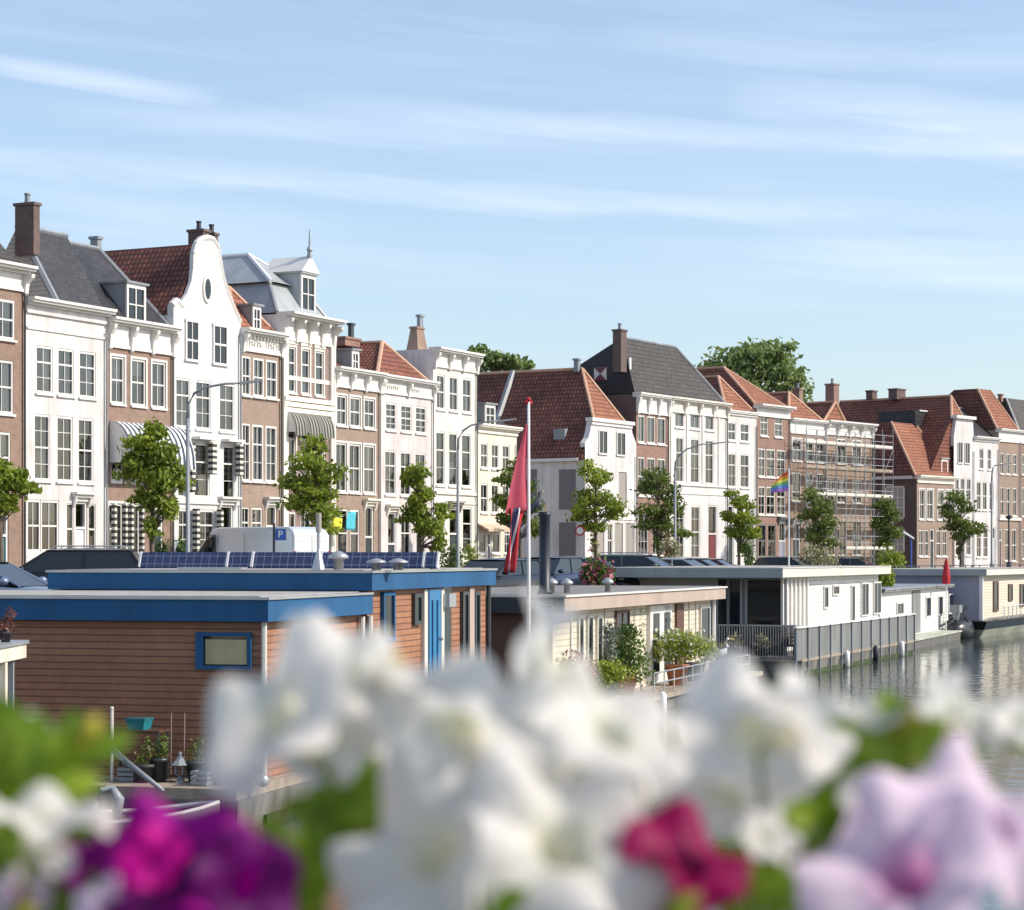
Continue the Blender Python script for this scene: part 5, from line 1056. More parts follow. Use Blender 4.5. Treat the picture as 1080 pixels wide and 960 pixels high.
def bush(name, label, X, Y, z, blobs, leaf, n=700, size=.06, bloom=None, pot=None, cat='plant', group=None, stems=True):
    t = thing(name, label, cat, (X, Y, z), 0, group); rng = random.Random(int(X*100+Y))
    leaf_cloud(rng, blobs, n, size).build('foliage', leaf, t)
    zmin = min(b[2]-b[5] for b in blobs)
    if stems:
        m = MB()
        for b in blobs: m.tube([(b[0]*.2, b[1]*.2, 0), (b[0]*.8, b[1]*.8, b[2])], [.02, .008], 5)
        m.build('stem', 'trunk_bark', t)
    if bloom: leaf_cloud(rng, [(b[0], b[1]-.05, b[2]+.1, b[3]*1.0, b[4]*1.0, b[5]*1.0) for b in blobs], n//5, size*1.3).build('blossom', bloom, t)
    if pot: m = MB(); m.lathe([(pot[0]*.7, 0), (pot[0], pot[1]), (pot[0]*1.08, pot[1]), (pot[0]*1.08, pot[1]+.05)], (0, 0, 0), 14); m.build('pot', pot[2], t, True)
    return t
def onside(fr, px, v): u = fr.U(px, v); return fr.W(u, v)
DZ = -1.88
# flowers along the cream houseboat
X, Y = onside(CR, 606, -.35); bush('red_flower_tub', 'tub of reddish leaves and pink flowers at the near end of the cream houseboat', X, Y, DZ, [(0, 0, .9, .35, .3, .28), (.25, .2, .75, .25, .25, .2)], 'leaf_red', 500, .05, 'bloom_pink', (.28, .5, 'terracotta'))
X, Y = onside(CR, 634, -.55); bush('lime_shrub', 'bright lime green shrub in a tub on the cream houseboat deck', X, Y, DZ, [(-.35, 0, .62, .42, .4, .25), (.25, .1, .68, .45, .4, .3), (0, .0, .85, .35, .3, .16)], 'leaf_lime', 1300, .05, None, (.3, .4, 'dark_pot'))
X, Y = onside(CR, 659, -.1); bush('climbing_shrub', 'tall dark green shrub beside the dark door of the cream houseboat', X, Y, DZ, [(0, 0, 1.25, .38, .35, .45), (-.25, 0, .8, .35, .3, .4), (.3, 0, .7, .35, .35, .45), (.1, 0, 1.6, .2, .2, .15)], 'leaf_bush', 1500, .055, None, (.3, .4, 'terracotta'))
X, Y = onside(CR, 643, -.1); bush('silver_shrub', 'slim silver leaved plant left of the tall green shrub', X, Y, DZ, [(0, 0, 1.5, .16, .16, .32), (.05, 0, 1.1, .14, .14, .2)], 'leaf_silver', 350, .05, None, (.18, .3, 'dark_pot'))
X, Y = onside(CR, 714, -.3); bush('hydrangea', 'large hydrangea with creamy flower heads beside the white french door', X, Y, DZ, [(-.2, 0, .95, .45, .4, .35), (.35, 0, 1.0, .42, .4, .33), (0, .1, 1.2, .4, .35, .22)], 'leaf_lime', 1300, .055, 'bloom_cream', (.3, .5, 'terracotta'))
X, Y = onside(CR, 733, -.3); bush('hydrangea', 'right-hand hydrangea of the pair, next to the end window', X, Y, DZ, [(-.2, 0, .95, .4, .4, .33), (.3, 0, .85, .35, .35, .3)], 'leaf_lime', 900, .055, 'bloom_cream', (.28, .45, 'dark_pot'))
X, Y = onside(CR, 754, -.6)
t = thing('watering_can', 'small orange red garden pot standing by the deck railing', 'pot', (X, Y, DZ)); m = MB(); m.lathe([(.12, 0), (.16, .25), (.1, .32), (.14, .42)], (0, 0, 0), 12); m.build('body', 'rust_orange', t, True); m = MB(); m.tube([(.14, 0, .1), (.3, 0, .38)], [.03, .015], 6); m.build('spout', 'rust_orange', t)
# heron statue
X, Y = onside(CR, 762, -.2); t = thing('heron_statue', 'white heron statue standing at the far end of the cream houseboat deck', 'statue', (X, Y, DZ), radians(20))
m = MB(); m.tube([(-.28, 0, .5), (-.1, 0, .58), (.08, 0, .66), (.16, 0, .78), (.10, 0, .92), (.14, 0, 1.0), (.2, 0, 1.02)], [.02, .11, .09, .04, .03, .04, .03], 10); m.build('body', 'gull_white', t, True)
m = MB(); m.tube([(.22, 0, 1.02), (.38, 0, .98)], [.02, .004], 6); m.build('beak', 'beak', t)
for s in (-1, 1): m = MB(); m.tube([(0, s*.04, .5), (0, s*.04, .0)], .012, 5); m.build('leg', 'lead', t)
# wicker chairs behind the terrace railing
def wicker(label, px, u, rz):
    v = GW.V(px, u); X, Y = GW.W(u, v); t = thing('wicker_chair', label, 'chair', (X, Y, -1.86), rz, 'chairs on the terrace')
    m = MB(); m.box(-.28, .28, -.28, .28, .38, .46); m.build('seat', 'wicker', t)
    m = MB()
    for i in range(9):
        x = -.27+i*.06; m.box(x, x+.03, .25, .29, .46, 1.05)
        if i % 2: m.box(-.28, .28, .291, .31, .5+i*.06, .53+i*.06)
    m.box(-.3, .3, .24, .31, 1.04, 1.1); m.build('backrest', 'wicker', t)
    for s in (-1, 1): m = MB(); m.tube([(s*.3, .27, .7), (s*.31, -.25, .68), (s*.3, -.26, .4)], .03, 6); m.build('armrest', 'wicker', t)
    for x in (-.25, .25):
        for y in (-.25, .25): m = MB(); m.tube([(x, y, .38), (x, y, 0)], .025, 6); m.build('leg', 'wicker', t)
wicker('dark woven chair in the corner of the terrace next to the panel fence', 826, -.2, radians(200)); wicker('dark woven chair in the middle of the terrace behind the railing', 790, .5, radians(150))
for k, px in enumerate((775, 805)):
    v = GW.V(px, -.3); X, Y = GW.W(-.3, v); bush('potted_grass', ['potted ornamental grass left of the middle terrace chair', 'potted ornamental grass right of the middle terrace chair'][k], X, Y, -1.86, [(0, 0, .5, .2, .2, .25)], 'leaf_straw', 160, .07, None, (.18, .3, 'dark_pot'), group='terrace pots')
# shrubs on the quay
def qbush(label, px, Y, yt, wpx, leaf, n=900, name='shrub', bloom=None, z0=0):
    h = zz(yt, Y); w = wpx*Y/F/2; bl = [(-w*.45, 0, h*.6, w*.55, w*.55, h*.38), (w*.45, .1, h*.55, w*.55, w*.55, h*.38), (0, 0, h*.75, w*.55, w*.5, h*.27), (0, 0, h*.3, w*.8, w*.6, h*.3)]
    bush(name, label, xx(px, Y), Y, z0, bl, leaf, n, .09, bloom, group='shrubs on the quay')
qbush('pale yellow green bush behind the sunlit windscreen of the grey car', 707, 118, 566, 22, 'leaf_straw', 1000); qbush('wide bush of grasses below the dark tree right of the rainbow flag', 862, 132, 575, 46, 'leaf_straw', 1400)
qbush('lime yellow bush beside the dark brick side wall', 940, 120, 580, 32, 'leaf_lime', 1500); qbush('small round clipped bush left of the white van', 171, 79, 572, 18, 'leaf_bush', 700); qbush('second round clipped bush touching the white van', 192, 79.5, 572, 16, 'leaf_bush', 700)
qbush('green bush at the foot of the left lamp post pair', 478, 108, 575, 30, 'leaf_bush', 700); qbush('pink flowering bush with green leaves behind the cream roof vents', 629, 70, 590, 34, 'leaf_bush', 900, bloom='bloom_pink'); qbush('pale shrub in front of the ivory house door', 497, 110, 572, 14, 'leaf_lime', 400)
qbush('leafy bush hanging over the quay edge between the two white houseboats', 934, 96, 596, 18, 'leaf_lime', 900); qbush('green bush at the foot of the sparse young tree', 790, 136, 572, 12, 'leaf_bush', 500)
# ------------------------------------------------------------------ lamp posts, flags, signs
def lamp(label, px, Y, ytop, arm_px, arm_y):
    t = thing('street_lamp', label, 'lamp post', (xx(px, Y), Y, 0), 0, 'tall curved street lamps'); zt = zz(ytop, Y); ax = (arm_px-px)*Y/F; az_ = zz(arm_y, Y)
    m = MB(); m.lathe([(.13, 0), (.13, 1.0), (.08, 1.1), (.065, zt-1.0)], (0, 0, 0), 10); m.build('pole', 'galv', t, True)
    m = MB(); m.tube([(0, 0, zt-1.0), (.02, 0, zt-.5), (ax*.12, 0, zt-.1), (ax*.3, 0, zt+(az_-zt)*.4), (ax*.7, 0, az_-.03), (ax, 0, az_)], [.06, .055, .05, .045, .04, .035], 8); m.build('arm', 'galv', t, True)
    m = MB(); m.hexa([(ax-.05, -.12, az_-.06), (ax+.75*(1 if ax > 0 else -1), -.1, az_+.06), (ax+.75*(1 if ax > 0 else -1), .1, az_+.06), (ax-.05, .12, az_-.06)], [(ax-.05, -.1, az_+.04), (ax+.75*(1 if ax > 0 else -1), -.07, az_+.12), (ax+.75*(1 if ax > 0 else -1), .07, az_+.12), (ax-.05, .1, az_+.04)]); m.build('lamp_head', 'galv', t)
lamp('tall curved lamp post in front of the bell gabled house', 198, 78, 412, 255, 404); lamp('tall curved lamp post in front of the ivory house', 483, 103, 452, 528, 444)
lamp('tall curved lamp post in front of the wide white house with pilasters', 712, 125, 478, 752, 468); lamp('tall lamp post near the right edge by the last houses', 1046, 150, 492, 1056, 490)
t = thing('small_lamp_post', 'short dark lamp post with a flat head beside the dark brick side wall', 'lamp post', (xx(961, 122), 122, 0)); m = MB(); m.tube([(0, 0, 0), (0, 0, zz(568, 122))], .05, 8); m.build('pole', 'sign_blue', t); m = MB(); m.hexa([(-.45, -.12, zz(562, 122)), (.15, -.12, zz(569, 122)), (.15, .12, zz(569, 122)), (-.45, .12, zz(562, 122))], [(-.4, -.1, zz(561, 122)+.05), (.15, -.1, zz(568, 122)+.05), (.15, .1, zz(568, 122)+.05), (-.4, .1, zz(561, 122)+.05)]); m.build('lamp_head', 'white_metal', t)
t = thing('small_lamp_post', 'short black lamp post in front of the rightmost brick houses', 'lamp post', (xx(1064, 140), 140, 0)); m = MB(); m.tube([(0, 0, 0), (0, 0, zz(548, 140))], .05, 8); m.lathe([(.16, 0), (.16, 1.1), (.06, 1.2)], (0, 0, 0), 8); m.build('pole', 'black_iron', t); m = MB(); m.lathe([(.08, 0), (.2, .1), (.2, .2), (.05, .3)], (0, 0, zz(548, 140)), 10); m.build('lamp_head', 'black_iron', t)
# bollards along the kerb
bol = None
for i in range(9):
    px = 786+i*30; Y = interp(px, [780, 1060], [131, 133]); X_ = xx(px, Y)
    if bol is None:
        bol = thing('bollard', 'short dark iron bollard on the quay in front of the houses', 'bollard', (X_, Y, 0), 0, 'bollards on the quay'); m = MB(); m.lathe([(.12, 0), (.1, .1), (.09, .75), (.13, .8), (.12, .9), (.03, .95)], (0, 0, 0), 10); m.build('post', 'black_iron', bol, True)
    else: c = copy_tree(bol); c.location = (X_, Y, 0)
# pennant on its white pole
Yp = 47.5; X = xx(557.5, Yp); zt = zz(424, Yp)
t = thing('flagpole', 'white flagpole carrying a drooping pink pennant, at the near end of the cream houseboat', 'flagpole', (X, Yp, -1.9), radians(40))
m = MB(); m.lathe([(.048, 0), (.042, 3), (.03, zt+1.9)], (0, 0, 0), 10); m.build('pole', 'white_metal', t, True); m = MB(); m.ball((0, 0, zt+1.95), .055, 8, 6); m.box(-.1, .1, -.02, .02, zt+1.86, zt+1.92); m.build('finial', 'parasol_red', t, True)
# a hanging cloth: rows down the pole, folds across
def cloth(rows, cols, fn):
    m = MB()
    for i in range(rows+1):
        for j in range(cols+1): m.v.append(fn(i/rows, j/cols))
    for i in range(rows):
        for j in range(cols): a = i*(cols+1)+j; m.f.append((a, a+1, a+cols+2, a+cols+1))
    return m
k = Yp/F
def pen(s, u):                                  # s down, u from the pole outwards
    y = 447+s*(538-447); wl = (1.5+s*23)*k/.77; sway = -s*.0
    return (-.03-wl*u, sin(u*7+s*3)*.05*(.3+s), zz(y, Yp)+1.9 - .12*u*s)
p_ = cloth(16, 10, pen).build('pennant', 'flag_pink', t, True); p_.modifiers.new('s', 'SOLIDIFY').thickness = .004
def pen2(s, u):
    y = 536+s*(604-536); x0 = 553-s*12; w_ = (14-5*s)
    return ((x0-w_*u-557.5)*k/.77, sin(u*9+s*5)*.05, zz(y, Yp)+1.9)
m = cloth(12, 8, pen2); q = m.build('pennant_tail', 'flag_navy', t, True); q.modifiers.new('s', 'SOLIDIFY').thickness = .004
for i, (o, wd, mt) in enumerate(((.0, .42, 'parasol_red'), (.45, .10, 'flag_white'), (.8, .2, 'parasol_red'))):
    m = cloth(12, 4, lambda s, u: (lambda P: (P[0], P[1]-.02, P[2]))(pen2(s, o+wd*u))); q = m.build('pennant_stripe', mt, t, True); q.modifiers.new('s', 'SOLIDIFY').thickness = .004
# rainbow flag on a slim pole standing on the grey and white houseboat
Yr = 77; X = xx(832, Yr); zt = zz(494, Yr); t = thing('rainbow_flagpole', 'slim pole with a six striped rainbow flag above the white houseboat roof', 'flagpole', (X, Yr, 1.13))
m = MB(); m.tube([(0, 0, 0), (0, 0, zt-1.13)], .028, 8); m.build('pole', 'white_metal', t); k2 = Yr/F; FL = thing('x', None, None) if False else None
fl = MB(); 
for i in range(6):
    def rb(s, u, i=i):
        f = (i+s)/6; drop = u*u*(9*(1-f)); wd = 20-2*abs(f-.5) - (6*(1-f)**2)
        y = 497+f*21+drop*.9+ (u*2); return (-wd*u*k2, sin(u*6+f)*.06, zz(y, Yr)-1.13)
    m = cloth(3, 12, rb)
    if i == 0: base = m.build('flag', 'rainbow0', t, True); base.modifiers.new('s', 'SOLIDIFY').thickness = .004
    else: q = m.build('flag_stripe', 'rainbow%d' % i, base, True); q.modifiers.new('s', 'SOLIDIFY').thickness = .004
# blue parking sign
Yq = 58; t = thing('parking_sign', 'blue parking sign on a dark post in front of the white van', 'sign', (xx(289, Yq), Yq, 0)); m = MB(); m.tube([(0, 0, 0), (0, 0, zz(552, Yq))], .035, 8); m.build('post', 'black_iron', t)
m = MB(); m.box(.04, .32, -.03, .0, zz(570, Yq), zz(558, Yq)); pn = m.build('sign_panel', 'sign_blue', t); text('P', .26, (.17, -.034, (zz(570, Yq)+zz(558, Yq))/2), (radians(90), 0, 0), 'white_metal', pn)
m = MB(); m.box(.33, .345, -.035, .02, zz(570, Yq), zz(556, Yq)); m.build('sign_edge', 'steel', pn)
# coloured cloths hanging from the brown house
a, b = PTS[352], PTS[401]; hf = Frame(a[0], a[1], b[0]-a[0], b[1]-a[1])
for nm, lab, p, q, y0, y1, mt in (('yellow_flag', 'small yellow flag hanging in front of the brown house door', 350, 362, 545, 560, 'yellow_cloth'), ('cyan_flag', 'small cyan blue flag hanging right of the yellow one', 366, 376, 540, 559, 'cyan_cloth')):
    v = -1.2; u0, u1 = hf.U(p, v), hf.U(q, v); X, Y = hf.W((u0+u1)/2, v); t = thing(nm, lab, 'flag', (X, Y, zz(y1, Y)), hf.rz, 'flags at the brown house'); H_ = zz(y0, Y)-zz(y1, Y); w_ = u1-u0
    m = cloth(8, 8, lambda s, u: ((u-.5)*w_*(.8+.2*s), sin(u*6+s*2)*.07, H_*(1-s)-(.1*u if 'yellow' in nm else 0))); q_ = m.build('cloth', mt, t, True); q_.modifiers.new('s', 'SOLIDIFY').thickness = .005
    m = MB(); m.tube([(-w_*.4, 0, H_), (w_*.5, 0, H_+.02), (w_*.3, 1.2, H_-.25)], .015, 5); m.build('rod', 'white_metal', t)
# traffic sign with pink flowers basket on the side wall
t = thing('traffic_sign', 'round red and white road sign on a post beside the side street', 'sign', (xx(612, 119), 119, 0), radians(-20)); m = MB(); m.tube([(0, 0, 0), (0, 0, 3.0)], .035, 8); m.build('post', 'galv', t)
m = MB(); z_ = zz(560, 119); m.prism([(.28*cos(2*pi*i/20), z_+.28*sin(2*pi*i/20)) for i in range(20)], -.05, -.03); d_ = m.build('red_disc', 'parasol_red', t); m = MB(); m.prism([(.2*cos(2*pi*i/20), z_+.2*sin(2*pi*i/20)) for i in range(20)], -.06, -.051); m.build('white_disc', 'white_metal', d_)
# closed red parasol and a person-height white hood on the quay edge at the right
t = thing('red_parasol', 'closed dark red parasol standing on the terrace of the low white houseboat', 'parasol', (xx(998, 101), 101, 0)); m = MB(); zb, z2 = zz(616, 101), zz(589, 101); m.tube([(0, 0, -1.9), (0, 0, z2)], .025, 6); m.build('pole', 'white_metal', t); m = MB(); m.lathe([(.17, zb), (.2, zb+.3), (.15, (zb+z2)/2), (.08, z2-.15), (.02, z2+.03)], (0, 0, 0), 9); m.build('canopy', 'parasol_red', t)
# quay railing on the right
t = thing('quay_railing', 'thin black iron railing along the quay behind the right houseboats', 'railing', (0, 0, 0)); m = MB(); a, b = (17.8, 109.3), (46, 158); n = 22; P0 = Vector((*a, 0)); P1 = Vector((*b, 0))
for z in (.55, 1.0): m.tube([P0+Vector((0, 0, z)), P1+Vector((0, 0, z))], .025, 5)
m.build('rails', 'black_iron', t)
for i in range(n+1): p = P0.lerp(P1, i/n); m = MB(); m.tube([p, p+Vector((0, 0, 1.02))], .03, 5); m.build('post', 'black_iron', t)
# ------------------------------------------------------------------ scaffolding
a, b = PTS[870], PTS[920]; sf = Frame(a[0], a[1], b[0]-a[0], b[1]-a[1]); W = hypot(b[0]-a[0], b[1]-a[1]); t = thing('scaffolding', 'metal tube scaffolding with pale planks wrapped around the yellowish brick house', 'scaffold', (a[0], a[1], 0), sf.rz)
x0, x1 = -5.0, W+.5; NS = 9; xs = [x0+(x1-x0)*i/NS for i in range(NS+1)]
for i, x in enumerate(xs):
    for y in (-1.5, -.6):
        m = MB(); m.tube([(x, y, 0), (x, y, 10.6 if i % 3 else 11.2)], .03, 6); m.build('upright', 'galv' if i % 2 else 'steel', t)
for j, z in enumerate((2.0, 4.0, 5.9, 7.8, 9.6)):
    xa, xb = (xs[0] if z > 3 else xs[4]), xs[-1]
    m = MB(); m.box(xa, xb, -1.45, -.65, z, z+.05); m.box(xa, xb, -1.49, -1.46, z+.05, z+.25); m.build('plank_deck', 'wood_weathered' if j % 2 else 'pale_fascia', t)
    for zz_ in (.5, 1.0): m = MB(); m.tube([(xa, -1.5, z+zz_), (xb, -1.5, z+zz_)], .025, 5); m.build('guard_rail', 'steel', t)
    for i in range(NS):
        if (i+j) % 3 == 0 and xs[i] >= xa-.01: m = MB(); m.tube([(xs[i], -1.52, z-1.85), (xs[i+1], -1.52, z)], .022, 5); m.build('brace', 'galv', t)
m = MB(); m.box(xs[-1]-.1, xs[-1]+1.2, -1.45, -.65, 7.6, 7.66)
for z in (8.1, 8.6): m.tube([(xs[-1], -1.5, z), (xs[-1]+1.2, -1.5, z), (xs[-1]+1.2, -.6, z)], .025, 5)
# ------------------------------------------------------------------ things on the blue houseboat's front deck
def onfront(px, u): v = BL.V(px, u); return BL.W(u, v)
X, Y = onfront(147, -.35); z0 = -1.80
t = thing('deck_shelf', 'dark slatted shelf rack against the brown wall of the blue trimmed houseboat', 'shelf', (X, Y, z0), BL.rz+radians(90)); 
for z in (.35, .72): m = MB(); m.box(-.40, .40, -.18, .18, z, z+.03); m.build('shelf_board', 'wood_brown', t)
for x in (-.38, .38):
    for y in (-.16, .16): m = MB(); m.tube([(x, y, 0), (x, y, .75)], .02, 5); m.build('leg', 'dark_paint', t)
t2 = thing('plastic_box', 'teal plastic storage box on top of the dark shelf rack', 'box', (X, Y-.0, z0+.752), BL.rz+radians(90)); m = MB(); m.hexa([(-.12, -.13, 0), (.12, -.13, 0), (.12, .13, 0), (-.12, .13, 0)], [(-.15, -.15, .14), (.15, -.15, .14), (.15, .15, .14), (-.15, .15, .14)]); m.build('tub', 'teal_plastic', t2); m = MB(); m.box(-.16, .16, -.16, .16, .141, .17); m.build('lid', 'teal_paint', t2)
X, Y = onfront(118, -.6); t = thing('white_post', 'slim white post standing on the front deck left of the shelf', 'post', (X, Y, z0)); m = MB(); m.tube([(0, 0, 0), (0, 0, 1.05)], .026, 8); m.build('pole', 'pale_fascia', t); m = MB(); m.ball((0, 0, 1.07), .03, 8, 5); m.build('cap', 'pale_fascia', t)
X, Y = onfront(190, -.4)
def lantern(label, px, u, s, mat):
    X, Y = onfront(px, u); t = thing('garden_lantern', label, 'lantern', (X, Y, z0), 0, 'lanterns on the deck')
    m = MB(); m.lathe([(.12*s, 0), (.05*s, .06*s), (.05*s, .12*s), (.13*s, .16*s)], (0, 0, 0), 8); m.build('base', mat, t); m = MB()
    for i in range(4): m = MB(); a = pi/2*i+.6; m.tube([(.1*s*cos(a), .1*s*sin(a), .16*s), (.1*s*cos(a), .1*s*sin(a), .34*s)], .018*s, 5); m.build('corner_post', mat, t)
    m = MB(); m.lathe([(.2*s, .34*s), (.08*s, .46*s), (.03*s, .52*s), (.04*s, .56*s), (.005, .6*s)], (0, 0, 0), 8); m.build('cap', mat, t)
lantern('small grey stone lantern with open sides near the middle of the front deck', 190, -.45, .75, 'galv'); lantern('slim pale lantern beside the black plant tub', 257, -.5, .8, 'white_metal')
X, Y = onfront(240, -.5); bush('potted_plant', 'black tub with a small lime green plant on the front deck', X, Y, z0, [(0, 0, .36, .15, .15, .1), (.08, 0, .42, .1, .1, .06)], 'leaf_lime', 260, .03, None, (.21, .27, 'dark_pot'))
X, Y = onfront(221, -.5); bush('potted_plant', 'small green pot plant left of the black tub', X, Y, z0, [(0, 0, .28, .1, .1, .09)], 'leaf_bush', 140, .03, None, (.1, .2, 'leaf_bush'))
for k, px in enumerate((180, 194, 233, 258, 273)):
    X, Y = onfront(px, -.3); t = thing('plant_cane', ['bamboo cane left of the stone lantern', 'bamboo cane right of the stone lantern', 'bamboo cane behind the black tub', 'bamboo cane behind the slim pale lantern', 'orange brown cane near the corner of the brown wall'][k], 'cane', (X, Y, z0), 0, 'plant canes'); m = MB(); h_ = [1.0, 1.0, .55, .6, .5][k]; m.tube([(0, 0, 0), (.01, 0, h_)], .008, 5); m.build('stick', 'wood_weathered', t)
X, Y = onfront(277, -.7); t = thing('mooring_fitting', 'white coiled mooring fitting at the deck corner', 'mooring', (X, Y, z0)); m = MB(); m.ball((0, 0, .09), .1, 10, 6); m.tube([(-.35, 0, .05), (0, 0, .06)], .045, 8); m.build('fitting', 'steel', t, True)
# small open boat tied in front of the deck
t = thing('rowing_boat', 'grey open rowing boat with a pale gunwale tied in front of the brown houseboat', 'boat', (xx(95, 29.2), 29.2, -2.42), radians(8))
n = 14; hu = MB(); rim = []; rim2 = []
def sec(s): 
    w_ = .62*(1-abs(2*s-1)**2.6)**.7+.02; return w_
for i in range(n+1):
    s = i/n; x = -1.7+3.4*s; w_ = sec(s); sh_ = .42+.18*abs(2*s-1)**2
    hu.v += [(x, -w_, sh_), (x, -w_*.75, .12), (x, 0, .0), (x, w_*.75, .12), (x, w_, sh_)]; rim.append((x, -w_, sh_)); rim2.append((x, w_, sh_))
for i in range(n):
    for j in range(4): a = i*5+j; hu.f.append((a, a+5, a+6, a+1))
o = hu.build('hull', 'hull_grey', t, True); o.modifiers.new('s', 'SOLIDIFY').thickness = .03
m = MB(); m.tube(rim, .035, 6); m.build('gunwale', 'white_trim', t); m = MB(); m.tube(rim2, .035, 6); m.build('gunwale', 'white_trim', t)
for x in (-.7, .4): m = MB(); m.box(x, x+.22, -.5, .5, .33, .36); m.build('seat', 'wood_weathered', t)
t = thing('grey_oar', 'pale grey oar leaning from the deck down into the rowing boat', 'oar', (0, 0, 0)); X0, Y0 = xx(132, 30.6), 30.6; X1, Y1 = xx(172, 30.2), 30.2; m = MB(); m.tube([(X0, Y0, zz(803, Y0)), (X1, Y1, zz(834, Y1))], [.05, .03], 8); m.build('shaft', 'galv', t, True); m = MB(); m.hexa([(X0-.32, Y0-.02, zz(790, Y0)+.05), (X0, Y0-.02, zz(806, Y0)), (X0, Y0+.02, zz(806, Y0)), (X0-.32, Y0+.02, zz(790, Y0)+.05)], [(X0-.27, Y0-.02, zz(790, Y0)+.13), (X0+.05, Y0-.02, zz(802, Y0)), (X0+.05, Y0+.02, zz(802, Y0)), (X0-.27, Y0+.02, zz(790, Y0)+.13)]); m.build('blade', 'galv', t)
t = thing('grey_bag', 'folded grey tarpaulin bag on the rowing boat seat', 'bag', (xx(112, 29.3), 29.3, -2.06)); m = MB(); m.tube([(-.16, 0, .0), (-.18, 0, .2), (-.05, 0, .42), (.08, 0, .45), (.16, 0, .3), (.14, 0, .0)], [.05, .09, .05, .05, .09, .05], 10); m.build('body', 'lead', t, True)
# cream canopy at the left edge, nearer than the brown wall
Yc = 28.0; Xr = xx(31, Yc+1.8); zt = zz(683, Yc)
t = thing('canopy', 'cream timber canopy corner with slim posts at the left edge', 'canopy', (Xr, Yc, -2.4), radians(0))
m = MB(); m.box(-3.2, 0, 0, 1.8, zt+2.4-.02, zt+2.4+.03); m.build('roof', 'lead', t); m = MB(); m.box(-3.15, -.03, .03, 1.75, zt+2.4-.21, zt+2.4-.021); m.build('fascia', 'cream_plaster', t)
for p, mt, r_ in ((.62, 'cream_plaster', .065), (1.2, 'galv', .035)):
    x = -.12; m = MB(); m.box(x-r_, x+r_, p, p+2*r_, 0.1, zt+2.4-.211); m.build('post', mt, t)
for x in (-3.0,): m = MB(); m.box(x, x+.13, .1, .23, .1, zt+2.4-.211); m.build('post', 'cream_plaster', t)
m = MB(); m.box(-3.3, .2, -.3, 2.2, -.2, .1); m.build('pontoon', 'hull_grey', t)
bush('dry_plant', 'dry brownish pot plant on top of the cream canopy at the left edge', xx(6, 29), 29, zt+.03, [(0, 0, .18, .12, .12, .16), (.06, 0, .36, .08, .08, .1)], 'leaf_red', 160, .03, None, (.08, .1, 'dark_pot'))

for px, u, w_, h_, mt, lab in ((152, -.62, .16, .22, 'dark_pot', 'black plant tub in front of the shelf rack'), (168, -.5, .13, .3, 'dark_paint', 'dark bucket right of the shelf rack'), (206, -.35, .14, .26, 'dark_pot', 'black pot with thin stems right of the stone lantern')):
    X, Y = onfront(px, u); bush('potted_plant', lab, X, Y, z0, [(0, 0, h_+.12, w_*.9, w_*.9, .12), (.05, 0, h_+.28, w_*.6, w_*.6, .14)], 'leaf_tree_dark', 140, .03, None, (w_, h_, mt))
for k, (px, u) in enumerate(((137, -.5), (214, -.75))):
    X, Y = onfront(px, u); t = thing('crate', ['grey slatted crate left of the shelf rack', 'grey slatted crate near the deck edge beside the black pot'][k], 'crate', (X, Y, z0), BL.rz); m = MB()
    for i in range(3): m.box(-.16, .16, -.13, -.115, .02+i*.07, .07+i*.07); m.box(-.16, .16, .115, .13, .02+i*.07, .07+i*.07); m.box(-.16, -.145, -.115, .115, .02+i*.07, .07+i*.07); m.box(.145, .16, -.115, .115, .02+i*.07, .07+i*.07)
    m.build('slats', 'lead', t); m = MB(); m.box(-.14, .14, -.11, .11, 0, .02); m.build('bottom', 'lead', t)
